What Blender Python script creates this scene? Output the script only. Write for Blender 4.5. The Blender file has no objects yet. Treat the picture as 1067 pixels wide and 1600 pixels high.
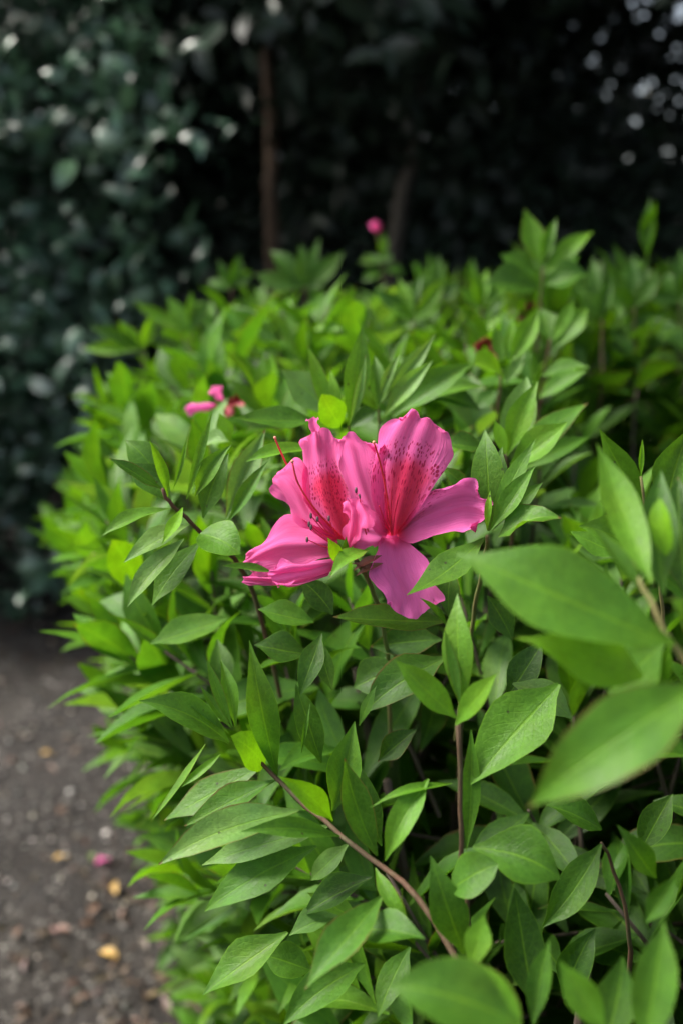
import bpy, math, random
import numpy as np
from mathutils import Vector, Matrix
from mathutils.bvhtree import BVHTree

# ------------------------------------------------------------------ camera
R = math.radians
scene = bpy.context.scene
CAM = np.array([0.0, 0.0, 0.75]); PITCH = R(15.0); FPX = 1570.0       # photo pixels (1067 x 1600)
cam = bpy.data.cameras.new('camera'); cam_o = bpy.data.objects.new('camera', cam)
scene.collection.objects.link(cam_o); scene.camera = cam_o
cam_o.location = CAM; cam_o.rotation_euler = (R(90) - PITCH, 0, 0)
cam.sensor_fit = 'VERTICAL'; cam.sensor_height = 22.3; cam.lens = FPX / 1600 * 22.3
cam.clip_start = 0.01; cam.clip_end = 2000
cam.dof.use_dof = True; cam.dof.focus_distance = 0.358; cam.dof.aperture_fstop = 3.9
cam.dof.aperture_blades = 0
# ------------------------------------------------------------------ world, sun, exposure
SUN_AZ, SUN_EL = R(-78), R(50)        # azimuth from +Y (into the picture) towards +X
world = bpy.data.worlds.new('World'); scene.world = world; world.use_nodes = True
wn = world.node_tree; bg = wn.nodes['Background']
sky = wn.nodes.new('ShaderNodeTexSky'); sky.sky_type = 'NISHITA'; sky.sun_disc = False
sky.sun_elevation = SUN_EL; sky.sun_rotation = SUN_AZ
sky.air_density = 1.0; sky.dust_density = 4.0; sky.ozone_density = 1.0
hs_ = wn.nodes.new('ShaderNodeHueSaturation'); hs_.inputs['Saturation'].default_value = .60      # thin high cloud whitens the sky
wn.links.new(sky.outputs[0], hs_.inputs['Color']); wn.links.new(hs_.outputs[0], bg.inputs[0]); bg.inputs[1].default_value = 0.10
sun = bpy.data.lights.new('sun', 'SUN'); sun.energy = 2.6; sun.angle = R(24); sun.color = (1, .95, .87)
sun_o = bpy.data.objects.new('sun', sun); scene.collection.objects.link(sun_o)
sd = Vector((math.sin(SUN_AZ) * math.cos(SUN_EL), math.cos(SUN_AZ) * math.cos(SUN_EL), math.sin(SUN_EL)))
sun_o.rotation_euler = sd.to_track_quat('Z', 'Y').to_euler()
scene.view_settings.view_transform = 'Standard'; scene.view_settings.look = 'None'
scene.view_settings.exposure = 1.6; scene.view_settings.gamma = 1
scene.render.engine = 'CYCLES'
cy = scene.cycles
cy.use_denoising = True; cy.max_bounces = 6; cy.diffuse_bounces = 3; cy.glossy_bounces = 2; cy.adaptive_threshold = .02
cy.transmission_bounces = 4; cy.transparent_max_bounces = 4; cy.use_adaptive_sampling = True
cy.caustics_reflective = False; cy.caustics_refractive = False; cy.sample_clamp_indirect = 6

random.seed(4); rng = np.random.default_rng(11)
COL = scene.collection
AX_R = np.array([1.0, 0, 0]); AX_F = np.array([0, math.cos(PITCH), -math.sin(PITCH)])
AX_U = np.array([0, math.sin(PITCH), math.cos(PITCH)])
def P(px, py, d):                                  # photo pixel + depth in cm -> world point
    d = d / 100.0
    return CAM + AX_F * d + AX_R * ((px - 533.5) / FPX * d) - AX_U * ((py - 800.0) / FPX * d)
def proj(p):
    q = np.asarray(p) - CAM
    d = q @ AX_F
    return 533.5 + FPX * (q @ AX_R) / d, 800 - FPX * (q @ AX_U) / d, d * 100
def nz(v):
    v = np.asarray(v, float); return v / (np.linalg.norm(v) + 1e-12)

# ------------------------------------------------------------------ object helpers
def link(name, data, parent=None, label=None, cat=None, group=None, kind=None):
    o = bpy.data.objects.new(name, data); COL.objects.link(o)
    if parent is not None: o.parent = parent
    for k, v in (('label', label), ('category', cat), ('group', group), ('kind', kind)):
        if v: o[k] = v
    return o
def mesh_np(name, V, Q, mat, uv=None, col=None, smooth=True):
    """V (n,3); Q (m,4) or (m,3); uv (n,2) per vertex; col (n,4) per vertex"""
    V = np.asarray(V, np.float32); Q = np.asarray(Q, np.int32); k = Q.shape[1]
    me = bpy.data.meshes.new(name)
    me.vertices.add(len(V)); me.vertices.foreach_set('co', V.ravel())
    me.loops.add(Q.size); me.loops.foreach_set('vertex_index', Q.ravel())
    me.polygons.add(len(Q)); me.polygons.foreach_set('loop_start', np.arange(0, Q.size, k, dtype=np.int32))
    me.polygons.foreach_set('use_smooth', np.full(len(Q), smooth))
    if uv is not None:
        l = me.uv_layers.new(name='UVMap'); l.data.foreach_set('uv', np.asarray(uv, np.float32)[Q.ravel()].ravel())
    if col is not None:
        a = me.color_attributes.new('lc', 'FLOAT_COLOR', 'POINT'); a.data.foreach_set('color', np.asarray(col, np.float32).ravel())
    me.update(calc_edges=True); me.validate()
    me.materials.append(mat)
    return me
def grid_quads(nr, nc):                            # nr rows x nc columns of vertices
    i = np.arange(nr - 1)[:, None] * nc + np.arange(nc - 1)[None, :]
    i = i.ravel(); return np.stack([i, i + 1, i + nc + 1, i + nc], 1)
def tube(pts, rad, sides=6):
    pts = np.asarray(pts, float); n = len(pts); V = []
    prev = None
    for i in range(n):
        t = nz(pts[min(i + 1, n - 1)] - pts[max(i - 1, 0)])
        a = np.cross(t, [0.3, 0.2, 1.0]) if prev is None else prev - t * (prev @ t)
        a = nz(a); prev = a; b = np.cross(t, a)
        r = rad[i] if hasattr(rad, '__len__') else rad
        for s in range(sides):
            an = 2 * math.pi * s / sides
            V.append(pts[i] + (a * math.cos(an) + b * math.sin(an)) * r)
    Q = []
    for i in range(n - 1):
        for s in range(sides):
            s2 = (s + 1) % sides
            Q.append((i * sides + s, i * sides + s2, (i + 1) * sides + s2, (i + 1) * sides + s))
    top = [(n - 1) * sides + s for s in range(sides)]
    Q.append((top[0], top[1], top[2], top[3]))
    if sides == 6: Q.append((top[0], top[3], top[4], top[5]))
    return np.array(V), np.array(Q)
def smooth_path(pts, n):                           # Catmull-Rom
    p = np.asarray(pts, float)
    if len(p) == 2: return p[0] + (p[1] - p[0]) * np.linspace(0, 1, n)[:, None]
    e = np.vstack([2 * p[0] - p[1], p, 2 * p[-1] - p[-2]]); out = []
    for s in np.linspace(0, len(p) - 1 - 1e-9, n):
        i = int(s); t = s - i; a, b, c, d = e[i], e[i + 1], e[i + 2], e[i + 3]
        out.append(.5 * (2 * b + (c - a) * t + (2 * a - 5 * b + 4 * c - d) * t * t + (3 * b - a - 3 * c + d) * t ** 3))
    return np.array(out)
class Acc:                                         # collects pieces that end up in one mesh
    def __init__(s): s.V = []; s.Q = []; s.U = []; s.C = []; s.n = 0
    def add(s, V, Q, U=None, C=None):
        s.V.append(V); s.Q.append(np.asarray(Q) + s.n); s.n += len(V)
        s.U.append(np.zeros((len(V), 2)) if U is None else U)
        s.C.append(np.tile([0., .5, 0., .5], (len(V), 1)) if C is None else np.tile(C, (len(V), 1)) if np.ndim(C) == 1 else C)
    def mesh(s, name, mat, smooth=True):
        return mesh_np(name, np.vstack(s.V), np.vstack(s.Q), mat, np.vstack(s.U), np.vstack(s.C), smooth)

# ------------------------------------------------------------------ materials
def new_mat(name):
    m = bpy.data.materials.new(name); m.use_nodes = True
    nt = m.node_tree; b = nt.nodes['Principled BSDF']
    return m, nt, b, nt.nodes['Material Output']
def N(nt, t, **kw):
    n = nt.nodes.new(t)
    for k, v in kw.items():
        if isinstance(k, str) and k.startswith('i_'): n.inputs[int(k[2:])].default_value = v
        else: setattr(n, k, v)
    return n
def math_n(nt, op, a, b=None, c=None, clamp=False):
    n = nt.nodes.new('ShaderNodeMath'); n.operation = op; n.use_clamp = clamp
    for i, v in enumerate((a, b, c)):
        if v is None: continue
        if isinstance(v, (int, float)): n.inputs[i].default_value = v
        else: nt.links.new(v, n.inputs[i])
    return n.outputs[0]
def mix_c(nt, f, a, b, mode='MIX'):
    n = nt.nodes.new('ShaderNodeMix'); n.data_type = 'RGBA'; n.blend_type = mode
    for s, v in ((n.inputs[0], f), (n.inputs[6], a), (n.inputs[7], b)):
        if isinstance(v, (int, float)): s.default_value = v
        elif isinstance(v, tuple): s.default_value = (*v, 1)
        else: nt.links.new(v, s)
    return n.outputs[2]
def maprange(nt, v, a, b, c=0., d=1., smooth=False):
    n = nt.nodes.new('ShaderNodeMapRange'); n.clamp = True
    if smooth: n.interpolation_type = 'SMOOTHSTEP'
    nt.links.new(v, n.inputs[0])
    for i, x in enumerate((a, b, c, d)): n.inputs[i + 1].default_value = x
    return n.outputs[0]

def leaf_material(name, old, young, pale, rough, spec, trans, vein=0.35, tcol=1.6, bump=.32):
    m, nt, b, out = new_mat(name)
    at = N(nt, 'ShaderNodeAttribute', attribute_name='lc')
    sep = N(nt, 'ShaderNodeSeparateColor'); nt.links.new(at.outputs['Color'], sep.inputs[0])
    yv, bv, pv = sep.outputs[0], sep.outputs[1], sep.outputs[2]
    uv = N(nt, 'ShaderNodeUVMap', uv_map='UVMap'); sx = N(nt, 'ShaderNodeSeparateXYZ'); nt.links.new(uv.outputs[0], sx.inputs[0])
    u = math_n(nt, 'ABSOLUTE', math_n(nt, 'SUBTRACT', sx.outputs[0], .5)); v = sx.outputs[1]     # u 0 at midrib .. .5
    geo = N(nt, 'ShaderNodeNewGeometry')
    nse = N(nt, 'ShaderNodeTexNoise'); nse.inputs['Scale'].default_value = 160; nse.inputs['Detail'].default_value = 4
    nt.links.new(geo.outputs['Position'], nse.inputs['Vector'])
    fine = N(nt, 'ShaderNodeTexNoise'); fine.inputs['Scale'].default_value = 900; fine.inputs['Detail'].default_value = 2
    nt.links.new(geo.outputs['Position'], fine.inputs['Vector'])
    c = mix_c(nt, yv, old, young)
    c = mix_c(nt, math_n(nt, 'MULTIPLY', pv, .7), c, pale)
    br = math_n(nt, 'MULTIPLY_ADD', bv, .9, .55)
    br = math_n(nt, 'MULTIPLY', br, maprange(nt, nse.outputs[0], .3, .7, .82, 1.16))
    br = math_n(nt, 'MULTIPLY', br, maprange(nt, fine.outputs[0], .3, .7, .9, 1.1))
    c = mix_c(nt, 1.0, c, N_comb(nt, br), 'MULTIPLY')
    # veins: midrib and curved side veins
    mid = maprange(nt, u, .012, .035, 1, 0, True)
    ph = math_n(nt, 'SUBTRACT', math_n(nt, 'MULTIPLY', v, 9.0), math_n(nt, 'MULTIPLY', u, 5.5))
    sv = math_n(nt, 'ABSOLUTE', math_n(nt, 'SUBTRACT', math_n(nt, 'FRACT', ph), .5))
    side = math_n(nt, 'MULTIPLY', maprange(nt, sv, .0, .07, 1, 0, True), maprange(nt, u, .3, .5, .6, 0))
    vv = math_n(nt, 'MAXIMUM', mid, math_n(nt, 'MULTIPLY', side, .55))
    c = mix_c(nt, math_n(nt, 'MULTIPLY', vv, vein), c, mix_c(nt, .5, c, (young[0] * 1.7, young[1] * 1.5, young[2] * 2)))
    edge = maprange(nt, u, .465, .5, 0, .35, True)
    c = mix_c(nt, edge, c, (young[0] * 1.3, young[1] * 1.2, young[2] * 1.5))
    net = N(nt, 'ShaderNodeTexVoronoi'); net.feature = 'DISTANCE_TO_EDGE'; net.inputs['Scale'].default_value = 420
    nt.links.new(geo.outputs['Position'], net.inputs['Vector'])
    netv = maprange(nt, net.outputs['Distance'], .03, .14, 1, 0)
    c = mix_c(nt, math_n(nt, 'MULTIPLY', netv, vein * .2), c, mix_c(nt, .5, c, (young[0] * 1.5, young[1] * 1.4, young[2] * 2)))
    big = N(nt, 'ShaderNodeTexNoise'); big.inputs['Scale'].default_value = 55; big.inputs['Detail'].default_value = 3
    nt.links.new(geo.outputs['Position'], big.inputs['Vector'])
    c = mix_c(nt, maprange(nt, big.outputs[0], .5, .72, 0, .4), c, mix_c(nt, 1., c, (1.5, 1.12, .8), 'MULTIPLY'))
    c = mix_c(nt, maprange(nt, big.outputs[0], .46, .3, 0, .5), c, mix_c(nt, 1., c, (.72, .85, 1.1), 'MULTIPLY'))
    em = math_n(nt, 'MAXIMUM', maprange(nt, u, .40, .5), maprange(nt, v, .86, 1.0))
    br_ = math_n(nt, 'MULTIPLY', math_n(nt, 'GREATER_THAN', at.outputs['Alpha'], .84), maprange(nt, math_n(nt, 'ADD', em, math_n(nt, 'MULTIPLY', nse.outputs[0], .9)), 1.12, 1.3))
    c = mix_c(nt, math_n(nt, 'MULTIPLY', br_, .8), c, (.13, .075, .022))
    # small specks of age
    spk = N(nt, 'ShaderNodeTexVoronoi'); spk.inputs['Scale'].default_value = 95
    nt.links.new(geo.outputs['Position'], spk.inputs['Vector'])
    c = mix_c(nt, maprange(nt, spk.outputs['Distance'], .035, .06, .75, 0), c, (.03, .022, .012))
    nt.links.new(c, b.inputs['Base Color'])
    rr = math_n(nt, 'ADD', maprange(nt, nse.outputs[0], .3, .7, rough - .06, rough + .08), 0)
    nt.links.new(rr, b.inputs['Roughness'])
    b.inputs['Specular IOR Level'].default_value = spec
    h = math_n(nt, 'ADD', math_n(nt, 'MULTIPLY', vv, -.6), math_n(nt, 'MULTIPLY', fine.outputs[0], .35))
    h = math_n(nt, 'ADD', h, math_n(nt, 'MULTIPLY', nse.outputs[0], .5)); h = math_n(nt, 'ADD', h, math_n(nt, 'MULTIPLY', netv, -.10))
    bp = N(nt, 'ShaderNodeBump'); bp.inputs['Strength'].default_value = bump; bp.inputs['Distance'].default_value = .0012
    nt.links.new(h, bp.inputs['Height']); nt.links.new(bp.outputs[0], b.inputs['Normal'])
    tr = N(nt, 'ShaderNodeBsdfTranslucent')
    tc = mix_c(nt, 1.0, c, (tcol, tcol * .95, tcol * .3), 'MULTIPLY'); nt.links.new(tc, tr.inputs[0])
    mx = N(nt, 'ShaderNodeMixShader'); mx.inputs[0].default_value = trans
    nt.links.new(b.outputs[0], mx.inputs[1]); nt.links.new(tr.outputs[0], mx.inputs[2])
    nt.links.new(mx.outputs[0], out.inputs[0])
    return m
def N_comb(nt, v):
    n = nt.nodes.new('ShaderNodeCombineColor')
    for i in range(3): nt.links.new(v, n.inputs[i])
    return n.outputs[0]

M_LEAF = leaf_material('azalea_leaf', (.046, .140, .011), (.130, .300, .008), (.16, .28, .08), .48, .27, .38, .5)
def far_leaf(name, a, b_, rough, spec, trans):
    m, nt, b, out = new_mat(name)
    at = N(nt, 'ShaderNodeAttribute', attribute_name='lc'); sep = N(nt, 'ShaderNodeSeparateColor'); nt.links.new(at.outputs['Color'], sep.inputs[0])
    c = mix_c(nt, sep.outputs[0], a, b_)
    c = mix_c(nt, 1., c, N_comb(nt, math_n(nt, 'MULTIPLY_ADD', sep.outputs[1], 1.0, .5)), 'MULTIPLY')
    nt.links.new(c, b.inputs['Base Color']); b.inputs['Roughness'].default_value = rough; b.inputs['Specular IOR Level'].default_value = spec
    tr = N(nt, 'ShaderNodeBsdfTranslucent'); nt.links.new(c, tr.inputs[0])
    mx = N(nt, 'ShaderNodeMixShader'); mx.inputs[0].default_value = trans
    nt.links.new(b.outputs[0], mx.inputs[1]); nt.links.new(tr.outputs[0], mx.inputs[2]); nt.links.new(mx.outputs[0], out.inputs[0])
    return m
M_GLOSS = far_leaf('glossy_leaf', (.048, .105, .068), (.08, .16, .06), .34, 1., .15)
M_HEDGE = far_leaf('hedge_leaf', (.028, .046, .032), (.05, .08, .03), .40, .5, .08)

def bark_material(name, c1, c2, scale, stretch=.15):
    m, nt, b, out = new_mat(name)
    geo = N(nt, 'ShaderNodeNewGeometry'); mp = N(nt, 'ShaderNodeMapping'); mp.inputs['Scale'].default_value = (1, 1, stretch)
    nt.links.new(geo.outputs['Position'], mp.inputs[0])
    n1 = N(nt, 'ShaderNodeTexNoise'); n1.inputs['Scale'].default_value = scale; n1.inputs['Detail'].default_value = 6
    nt.links.new(mp.outputs[0], n1.inputs['Vector'])
    f = maprange(nt, n1.outputs[0], .35, .65)
    nt.links.new(mix_c(nt, f, c1, c2), b.inputs['Base Color']); b.inputs['Roughness'].default_value = .8
    bp = N(nt, 'ShaderNodeBump'); bp.inputs['Strength'].default_value = .7; bp.inputs['Distance'].default_value = .3 / scale
    nt.links.new(n1.outputs[0], bp.inputs['Height']); nt.links.new(bp.outputs[0], b.inputs['Normal'])
    return m
M_STEM = bark_material('young_stem', (.09, .038, .02), (.075, .06, .024), 160, .3)
M_GREENSTEM = bark_material('green_stem', (.11, .15, .03), (.14, .10, .035), 120, .3)
M_WOOD = bark_material('shrub_wood', (.05, .032, .022), (.10, .075, .055), 90, .3)
M_BARK = bark_material('tree_bark', (.045, .026, .015), (.11, .068, .04), 28, .12)
M_BARK2 = bark_material('thin_tree_bark', (.035, .03, .022), (.085, .072, .055), 34, .12)

def petal_material():
    m, nt, b, out = new_mat('petal')
    at = N(nt, 'ShaderNodeAttribute', attribute_name='lc')
    sep = N(nt, 'ShaderNodeSeparateColor'); nt.links.new(at.outputs['Color'], sep.inputs[0])
    blot, hue, dark = sep.outputs
    uv = N(nt, 'ShaderNodeUVMap', uv_map='UVMap'); sx = N(nt, 'ShaderNodeSeparateXYZ'); nt.links.new(uv.outputs[0], sx.inputs[0])
    us = math_n(nt, 'SUBTRACT', sx.outputs[0], .5); u = math_n(nt, 'ABSOLUTE', us); v = sx.outputs[1]
    nse = N(nt, 'ShaderNodeTexNoise'); nse.inputs['Scale'].default_value = 9; nse.inputs['Detail'].default_value = 4
    nt.links.new(uv.outputs[0], nse.inputs['Vector'])
    c = mix_c(nt, hue, (.95, .165, .43), (.85, .16, .54))
    # pale veins fanning out along the petal
    mpv = N(nt, 'ShaderNodeMapping'); mpv.inputs['Scale'].default_value = (46, 2.6, 1); nt.links.new(uv.outputs[0], mpv.inputs[0])
    vn = N(nt, 'ShaderNodeTexNoise'); vn.inputs['Scale'].default_value = 1; vn.inputs['Detail'].default_value = 3; nt.links.new(mpv.outputs[0], vn.inputs['Vector'])
    c = mix_c(nt, maprange(nt, vn.outputs[0], .52, .68, 0, .22), c, (.92, .22, .52))
    c = mix_c(nt, maprange(nt, vn.outputs[0], .46, .32, 0, .22), c, (.62, .04, .26))
    # deep throat
    c = mix_c(nt, maprange(nt, v, .0, .22, .75, 0, True), c, (.55, .02, .13))
    # red blotch with freckles
    wob = math_n(nt, 'MULTIPLY_ADD', nse.outputs[0], .24, -.12)
    wv = math_n(nt, 'ADD', v, wob); wu = math_n(nt, 'ADD', u, wob)
    inner = maprange(nt, math_n(nt, 'ADD', blot, math_n(nt, 'MULTIPLY', wob, 1.6)), .15, 1.0, 0, 1, True)
    c = mix_c(nt, math_n(nt, 'MULTIPLY', inner, .84), c, (.80, .035, .10))
    outer = maprange(nt, math_n(nt, 'ADD', dark, wob), .1, .5, 0, 1, True)
    outer = math_n(nt, 'MULTIPLY', outer, maprange(nt, v, .12, .3))
    mpd = N(nt, 'ShaderNodeMapping'); mpd.inputs['Scale'].default_value = (35, 27, 1); nt.links.new(uv.outputs[0], mpd.inputs[0])
    vor = N(nt, 'ShaderNodeTexVoronoi'); vor.inputs['Scale'].default_value = 1; vor.inputs['Randomness'].default_value = .75
    nt.links.new(mpd.outputs[0], vor.inputs['Vector'])
    dots = math_n(nt, 'MULTIPLY', maprange(nt, vor.outputs['Distance'], .30, .46, 1, 0, True), outer)
    c = mix_c(nt, math_n(nt, 'MULTIPLY', dots, .9), c, (.40, .006, .055))
    streak = math_n(nt, 'MULTIPLY', maprange(nt, vn.outputs[0], .52, .6, 0, .6), inner)
    c = mix_c(nt, streak, c, (.88, .06, .14))
    nt.links.new(c, b.inputs['Base Color']); b.inputs['Roughness'].default_value = .65; b.inputs['Specular IOR Level'].default_value = .15
    b.inputs['Sheen Weight'].default_value = .15
    bp = N(nt, 'ShaderNodeBump'); bp.inputs['Strength'].default_value = .6; bp.inputs['Distance'].default_value = .0014
    nt.links.new(vn.outputs[0], bp.inputs['Height']); nt.links.new(bp.outputs[0], b.inputs['Normal'])
    tr = N(nt, 'ShaderNodeBsdfTranslucent'); nt.links.new(c, tr.inputs[0])
    mx = N(nt, 'ShaderNodeMixShader'); mx.inputs[0].default_value = .5
    nt.links.new(b.outputs[0], mx.inputs[1]); nt.links.new(tr.outputs[0], mx.inputs[2]); nt.links.new(mx.outputs[0], out.inputs[0])
    return m
M_PETAL = petal_material()
def plain(name, c, rough=.5, var=.25, scale=300):
    m, nt, b, out = new_mat(name)
    geo = N(nt, 'ShaderNodeNewGeometry'); n1 = N(nt, 'ShaderNodeTexNoise'); n1.inputs['Scale'].default_value = scale
    nt.links.new(geo.outputs['Position'], n1.inputs['Vector'])
    lo = tuple(x * (1 - var) for x in c); hi = tuple(min(1, x * (1 + var)) for x in c)
    nt.links.new(mix_c(nt, maprange(nt, n1.outputs[0], .3, .7), lo, hi), b.inputs['Base Color']); b.inputs['Roughness'].default_value = rough
    return m
M_RED = plain('red_petal', (.30, .014, .035), .55)
M_DARKRED = plain('withered_petal', (.13, .012, .022), .6)
M_STYLE = plain('style_red', (.72, .035, .055), .4)
M_FILA = plain('filament_red', (.70, .03, .09), .45)
M_ANTHER = plain('anther', (.13, .07, .08), .6)
M_STIGMA = plain('stigma', (.62, .22, .14), .35)
M_BROWN = plain('bud_scale', (.16, .06, .03), .6)

# ------------------------------------------------------------------ leaf geometry
def leaf_geo(base, tip, nrm, width, nl=7, nw=4, fold=.25, bow=.06, wave=.0, shape=0, sickle=0., twist=0., seed=0):
    ax = tip - base; L = np.linalg.norm(ax); a = ax / L
    n = nrm - a * (nrm @ a); n = nz(n); s = np.cross(a, n)
    t = np.linspace(0, 1, nl + 1)
    e0, e1 = ((1.35, 1.40), (.66, .70), (1.1, 1.7), (1.45, 1.15))[shape]        # lanceolate, round, ovate with long tip, obovate
    w = t ** e0 * (1 - t) ** e1; tm = e0 / (e0 + e1); w = w / (tm ** e0 * (1 - tm) ** e1)
    w = np.maximum(w, np.where(t < .5, .07, .012)) * width / 2
    w = w * (1 + .05 * np.sin(t * 11 + seed) * (nw > 2))
    u = np.linspace(-1, 1, nw + 1)
    T, U = np.meshgrid(t, u, indexing='ij'); W = np.repeat(w[:, None], nw + 1, 1)
    lift = bow * L * 4 * T * (1 - T) * (.6 + .8 * T)
    fo = fold * np.abs(U) * W
    rip = wave * W * np.sin(T * 9 + U * 2 + seed) * U * U
    ang = twist * (T - .3)
    off_s = U * W * np.cos(np.minimum(abs(fold), 1.2) * .6)
    off_n = fo + rip
    cs, sn = np.cos(ang), np.sin(ang)
    os_ = off_s * cs - off_n * sn + sickle * L * 4 * T * (1 - T)
    on_ = off_s * sn + off_n * cs + lift
    V = base + a * (T[..., None] * L) + s * os_[..., None] + n * on_[..., None]
    uv = np.stack([U * .5 + .5, T], -1)
    return V.reshape(-1, 3), uv.reshape(-1, 2)
_gq = {}
def lq(nl, nw):
    if (nl, nw) not in _gq: _gq[(nl, nw)] = grid_quads(nl + 1, nw + 1)
    return _gq[(nl, nw)]

# ================================================================== setting
def ground_z(x, y):
    return .012 * np.sin(x * 7 + 1.3 * np.sin(y * 5)) * np.cos(y * 6) + .006 * np.sin(x * 31 + y * 17) * np.sin(y * 29 - x * 9)
def axis_pts(lo, hi, n, far):
    m = np.linspace(lo, hi, n); g = np.array([.5, 1.5, 4, 10, 30, 90, far])
    return np.concatenate([lo - g[::-1], m, hi + g])
gx, gy = axis_pts(-2.2, 1.6, 130, 600), axis_pts(-.6, 3.4, 130, 600)
X, Y = np.meshgrid(gx, gy, indexing='ij')
fade = ((X > -2.3) & (X < 1.7) & (Y > -.7) & (Y < 3.5)).astype(float)
Z = ground_z(X, Y) * fade
gq_ = grid_quads(len(gx), len(gy))[:, ::-1]
def soil_material():
    m, nt, b, out = new_mat('soil')
    geo = N(nt, 'ShaderNodeNewGeometry')
    n1 = N(nt, 'ShaderNodeTexNoise'); n1.inputs['Scale'].default_value = 4; n1.inputs['Detail'].default_value = 6
    n2 = N(nt, 'ShaderNodeTexNoise'); n2.inputs['Scale'].default_value = 120; n2.inputs['Detail'].default_value = 6
    v = N(nt, 'ShaderNodeTexVoronoi'); v.inputs['Scale'].default_value = 130
    for q in (n1, n2, v): nt.links.new(geo.outputs['Position'], q.inputs['Vector'])
    c = mix_c(nt, maprange(nt, n2.outputs[0], .35, .65), (.0035, .0022, .0014), (.014, .009, .0052))
    c = mix_c(nt, maprange(nt, n1.outputs[0], .48, .62, 0, .55), c, (.024, .019, .013))
    sp = N(nt, 'ShaderNodeSeparateColor'); nt.links.new(v.outputs['Color'], sp.inputs[0])
    c = mix_c(nt, math_n(nt, 'MULTIPLY', maprange(nt, sp.outputs[0], .8, .84), maprange(nt, v.outputs['Distance'], .5, .3)), c, (.13, .12, .105))
    nt.links.new(c, b.inputs['Base Color']); b.inputs['Roughness'].default_value = .8
    bp = N(nt, 'ShaderNodeBump'); bp.inputs['Strength'].default_value = .9; bp.inputs['Distance'].default_value = .006
    nt.links.new(math_n(nt, 'ADD', n2.outputs[0], math_n(nt, 'MULTIPLY', v.outputs['Distance'], -.6)), bp.inputs['Height']); nt.links.new(bp.outputs[0], b.inputs['Normal'])
    return m
M_SOIL = soil_material()
link('ground', mesh_np('ground', np.stack([X, Y, Z], -1).reshape(-1, 3), gq_, M_SOIL),
     label='dark soil and gravel ground beside the azalea bush', cat='ground', kind='structure')

# gravel scattered over the path
def stone_material():
    m, nt, b, out = new_mat('gravel')
    at = N(nt, 'ShaderNodeAttribute', attribute_name='lc'); geo = N(nt, 'ShaderNodeNewGeometry')
    n2 = N(nt, 'ShaderNodeTexNoise'); n2.inputs['Scale'].default_value = 250; nt.links.new(geo.outputs['Position'], n2.inputs['Vector'])
    c = mix_c(nt, 1., at.outputs['Color'], N_comb(nt, maprange(nt, n2.outputs[0], .3, .7, .7, 1.2)), 'MULTIPLY')
    nt.links.new(c, b.inputs['Base Color']); b.inputs['Roughness'].default_value = .55
    return m
M_STONE = stone_material()
ico_v = np.array([(0, 0, 1), (.9, 0, .35), (.28, .85, .35), (-.72, .52, .35), (-.72, -.52, .35), (.28, -.85, .35),
                  (.7, .5, -.4), (-.28, .85, -.4), (-.9, 0, -.4), (-.28, -.85, -.4), (.7, -.5, -.4), (0, 0, -.9)])
ico_f = np.array([(0, 1, 2), (0, 2, 3), (0, 3, 4), (0, 4, 5), (0, 5, 1), (1, 6, 2), (2, 6, 7), (2, 7, 3), (3, 7, 8), (3, 8, 4),
                  (4, 8, 9), (4, 9, 5), (5, 9, 10), (5, 10, 1), (1, 10, 6), (6, 11, 7), (7, 11, 8), (8, 11, 9), (9, 11, 10), (10, 11, 6)])
gr = Acc()
for i in range(9000):
    x = rng.uniform(-1.3, .15); y = rng.uniform(.25, 2.2)
    dens = .35 + .65 * math.sin(x * 5 + 2 * y) * math.sin(y * 4 - x * 3)
    if rng.random() > dens + .15 + .6 * math.exp(-((x + .42) / .12) ** 2 - ((y - 1.05) / .25) ** 2): continue
    r = .0022 + .0042 * rng.random() ** 3
    if rng.random() < .03: r *= 1.5
    s = np.array([1, rng.uniform(.6, 1), rng.uniform(.4, .8)]) * r
    an = rng.uniform(0, 6.28); c, sn = math.cos(an), math.sin(an)
    V = (ico_v + rng.normal(0, .12, ico_v.shape)) * s
    V = np.stack([V[:, 0] * c - V[:, 1] * sn + x, V[:, 0] * sn + V[:, 1] * c + y, V[:, 2] + ground_z(x, y) + r * .25], 1)
    g = rng.uniform(.012, .07) if rng.random() < .85 else rng.uniform(.25, .6)
    gr.add(V, ico_f, None, np.array([g * rng.uniform(.98, 1.18), g, g * rng.uniform(.75, .95), 1]))
link('gravel', gr.mesh('gravel', M_STONE), label='small grey gravel stones strewn over the dark soil', cat='gravel', kind='stuff')

# ================================================================== the azaleas
def bush(label):
    return link('azalea_bush', None, label=label, cat='bush', group='azalea bushes beside the path')
A = bush('light green azalea bush bearing the two large open pink flowers'); A.location = (.25, .45, 0)
B = bush('azalea bush beside the path, behind the flowering one, toward the glossy shrub'); B.location = (.0, 1.02, 0)
Cb = bush('shaded dark green azalea bush under the thin leaning tree'); Cb.location = (.5, .98, 0)
BUSH = {'A': A, 'B': B, 'C': Cb}
for b_ in BUSH.values(): b_.empty_display_size = .05
def child(name, me, parent, **kw):
    """mesh with world coordinates under a parent whose own place is a pure translation"""
    o = link(name, me, parent, **kw)
    loc = Vector((0, 0, 0)); p = parent
    while p is not None: loc += Vector(p.location); p = p.parent
    o.location = -loc
    return o

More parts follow.
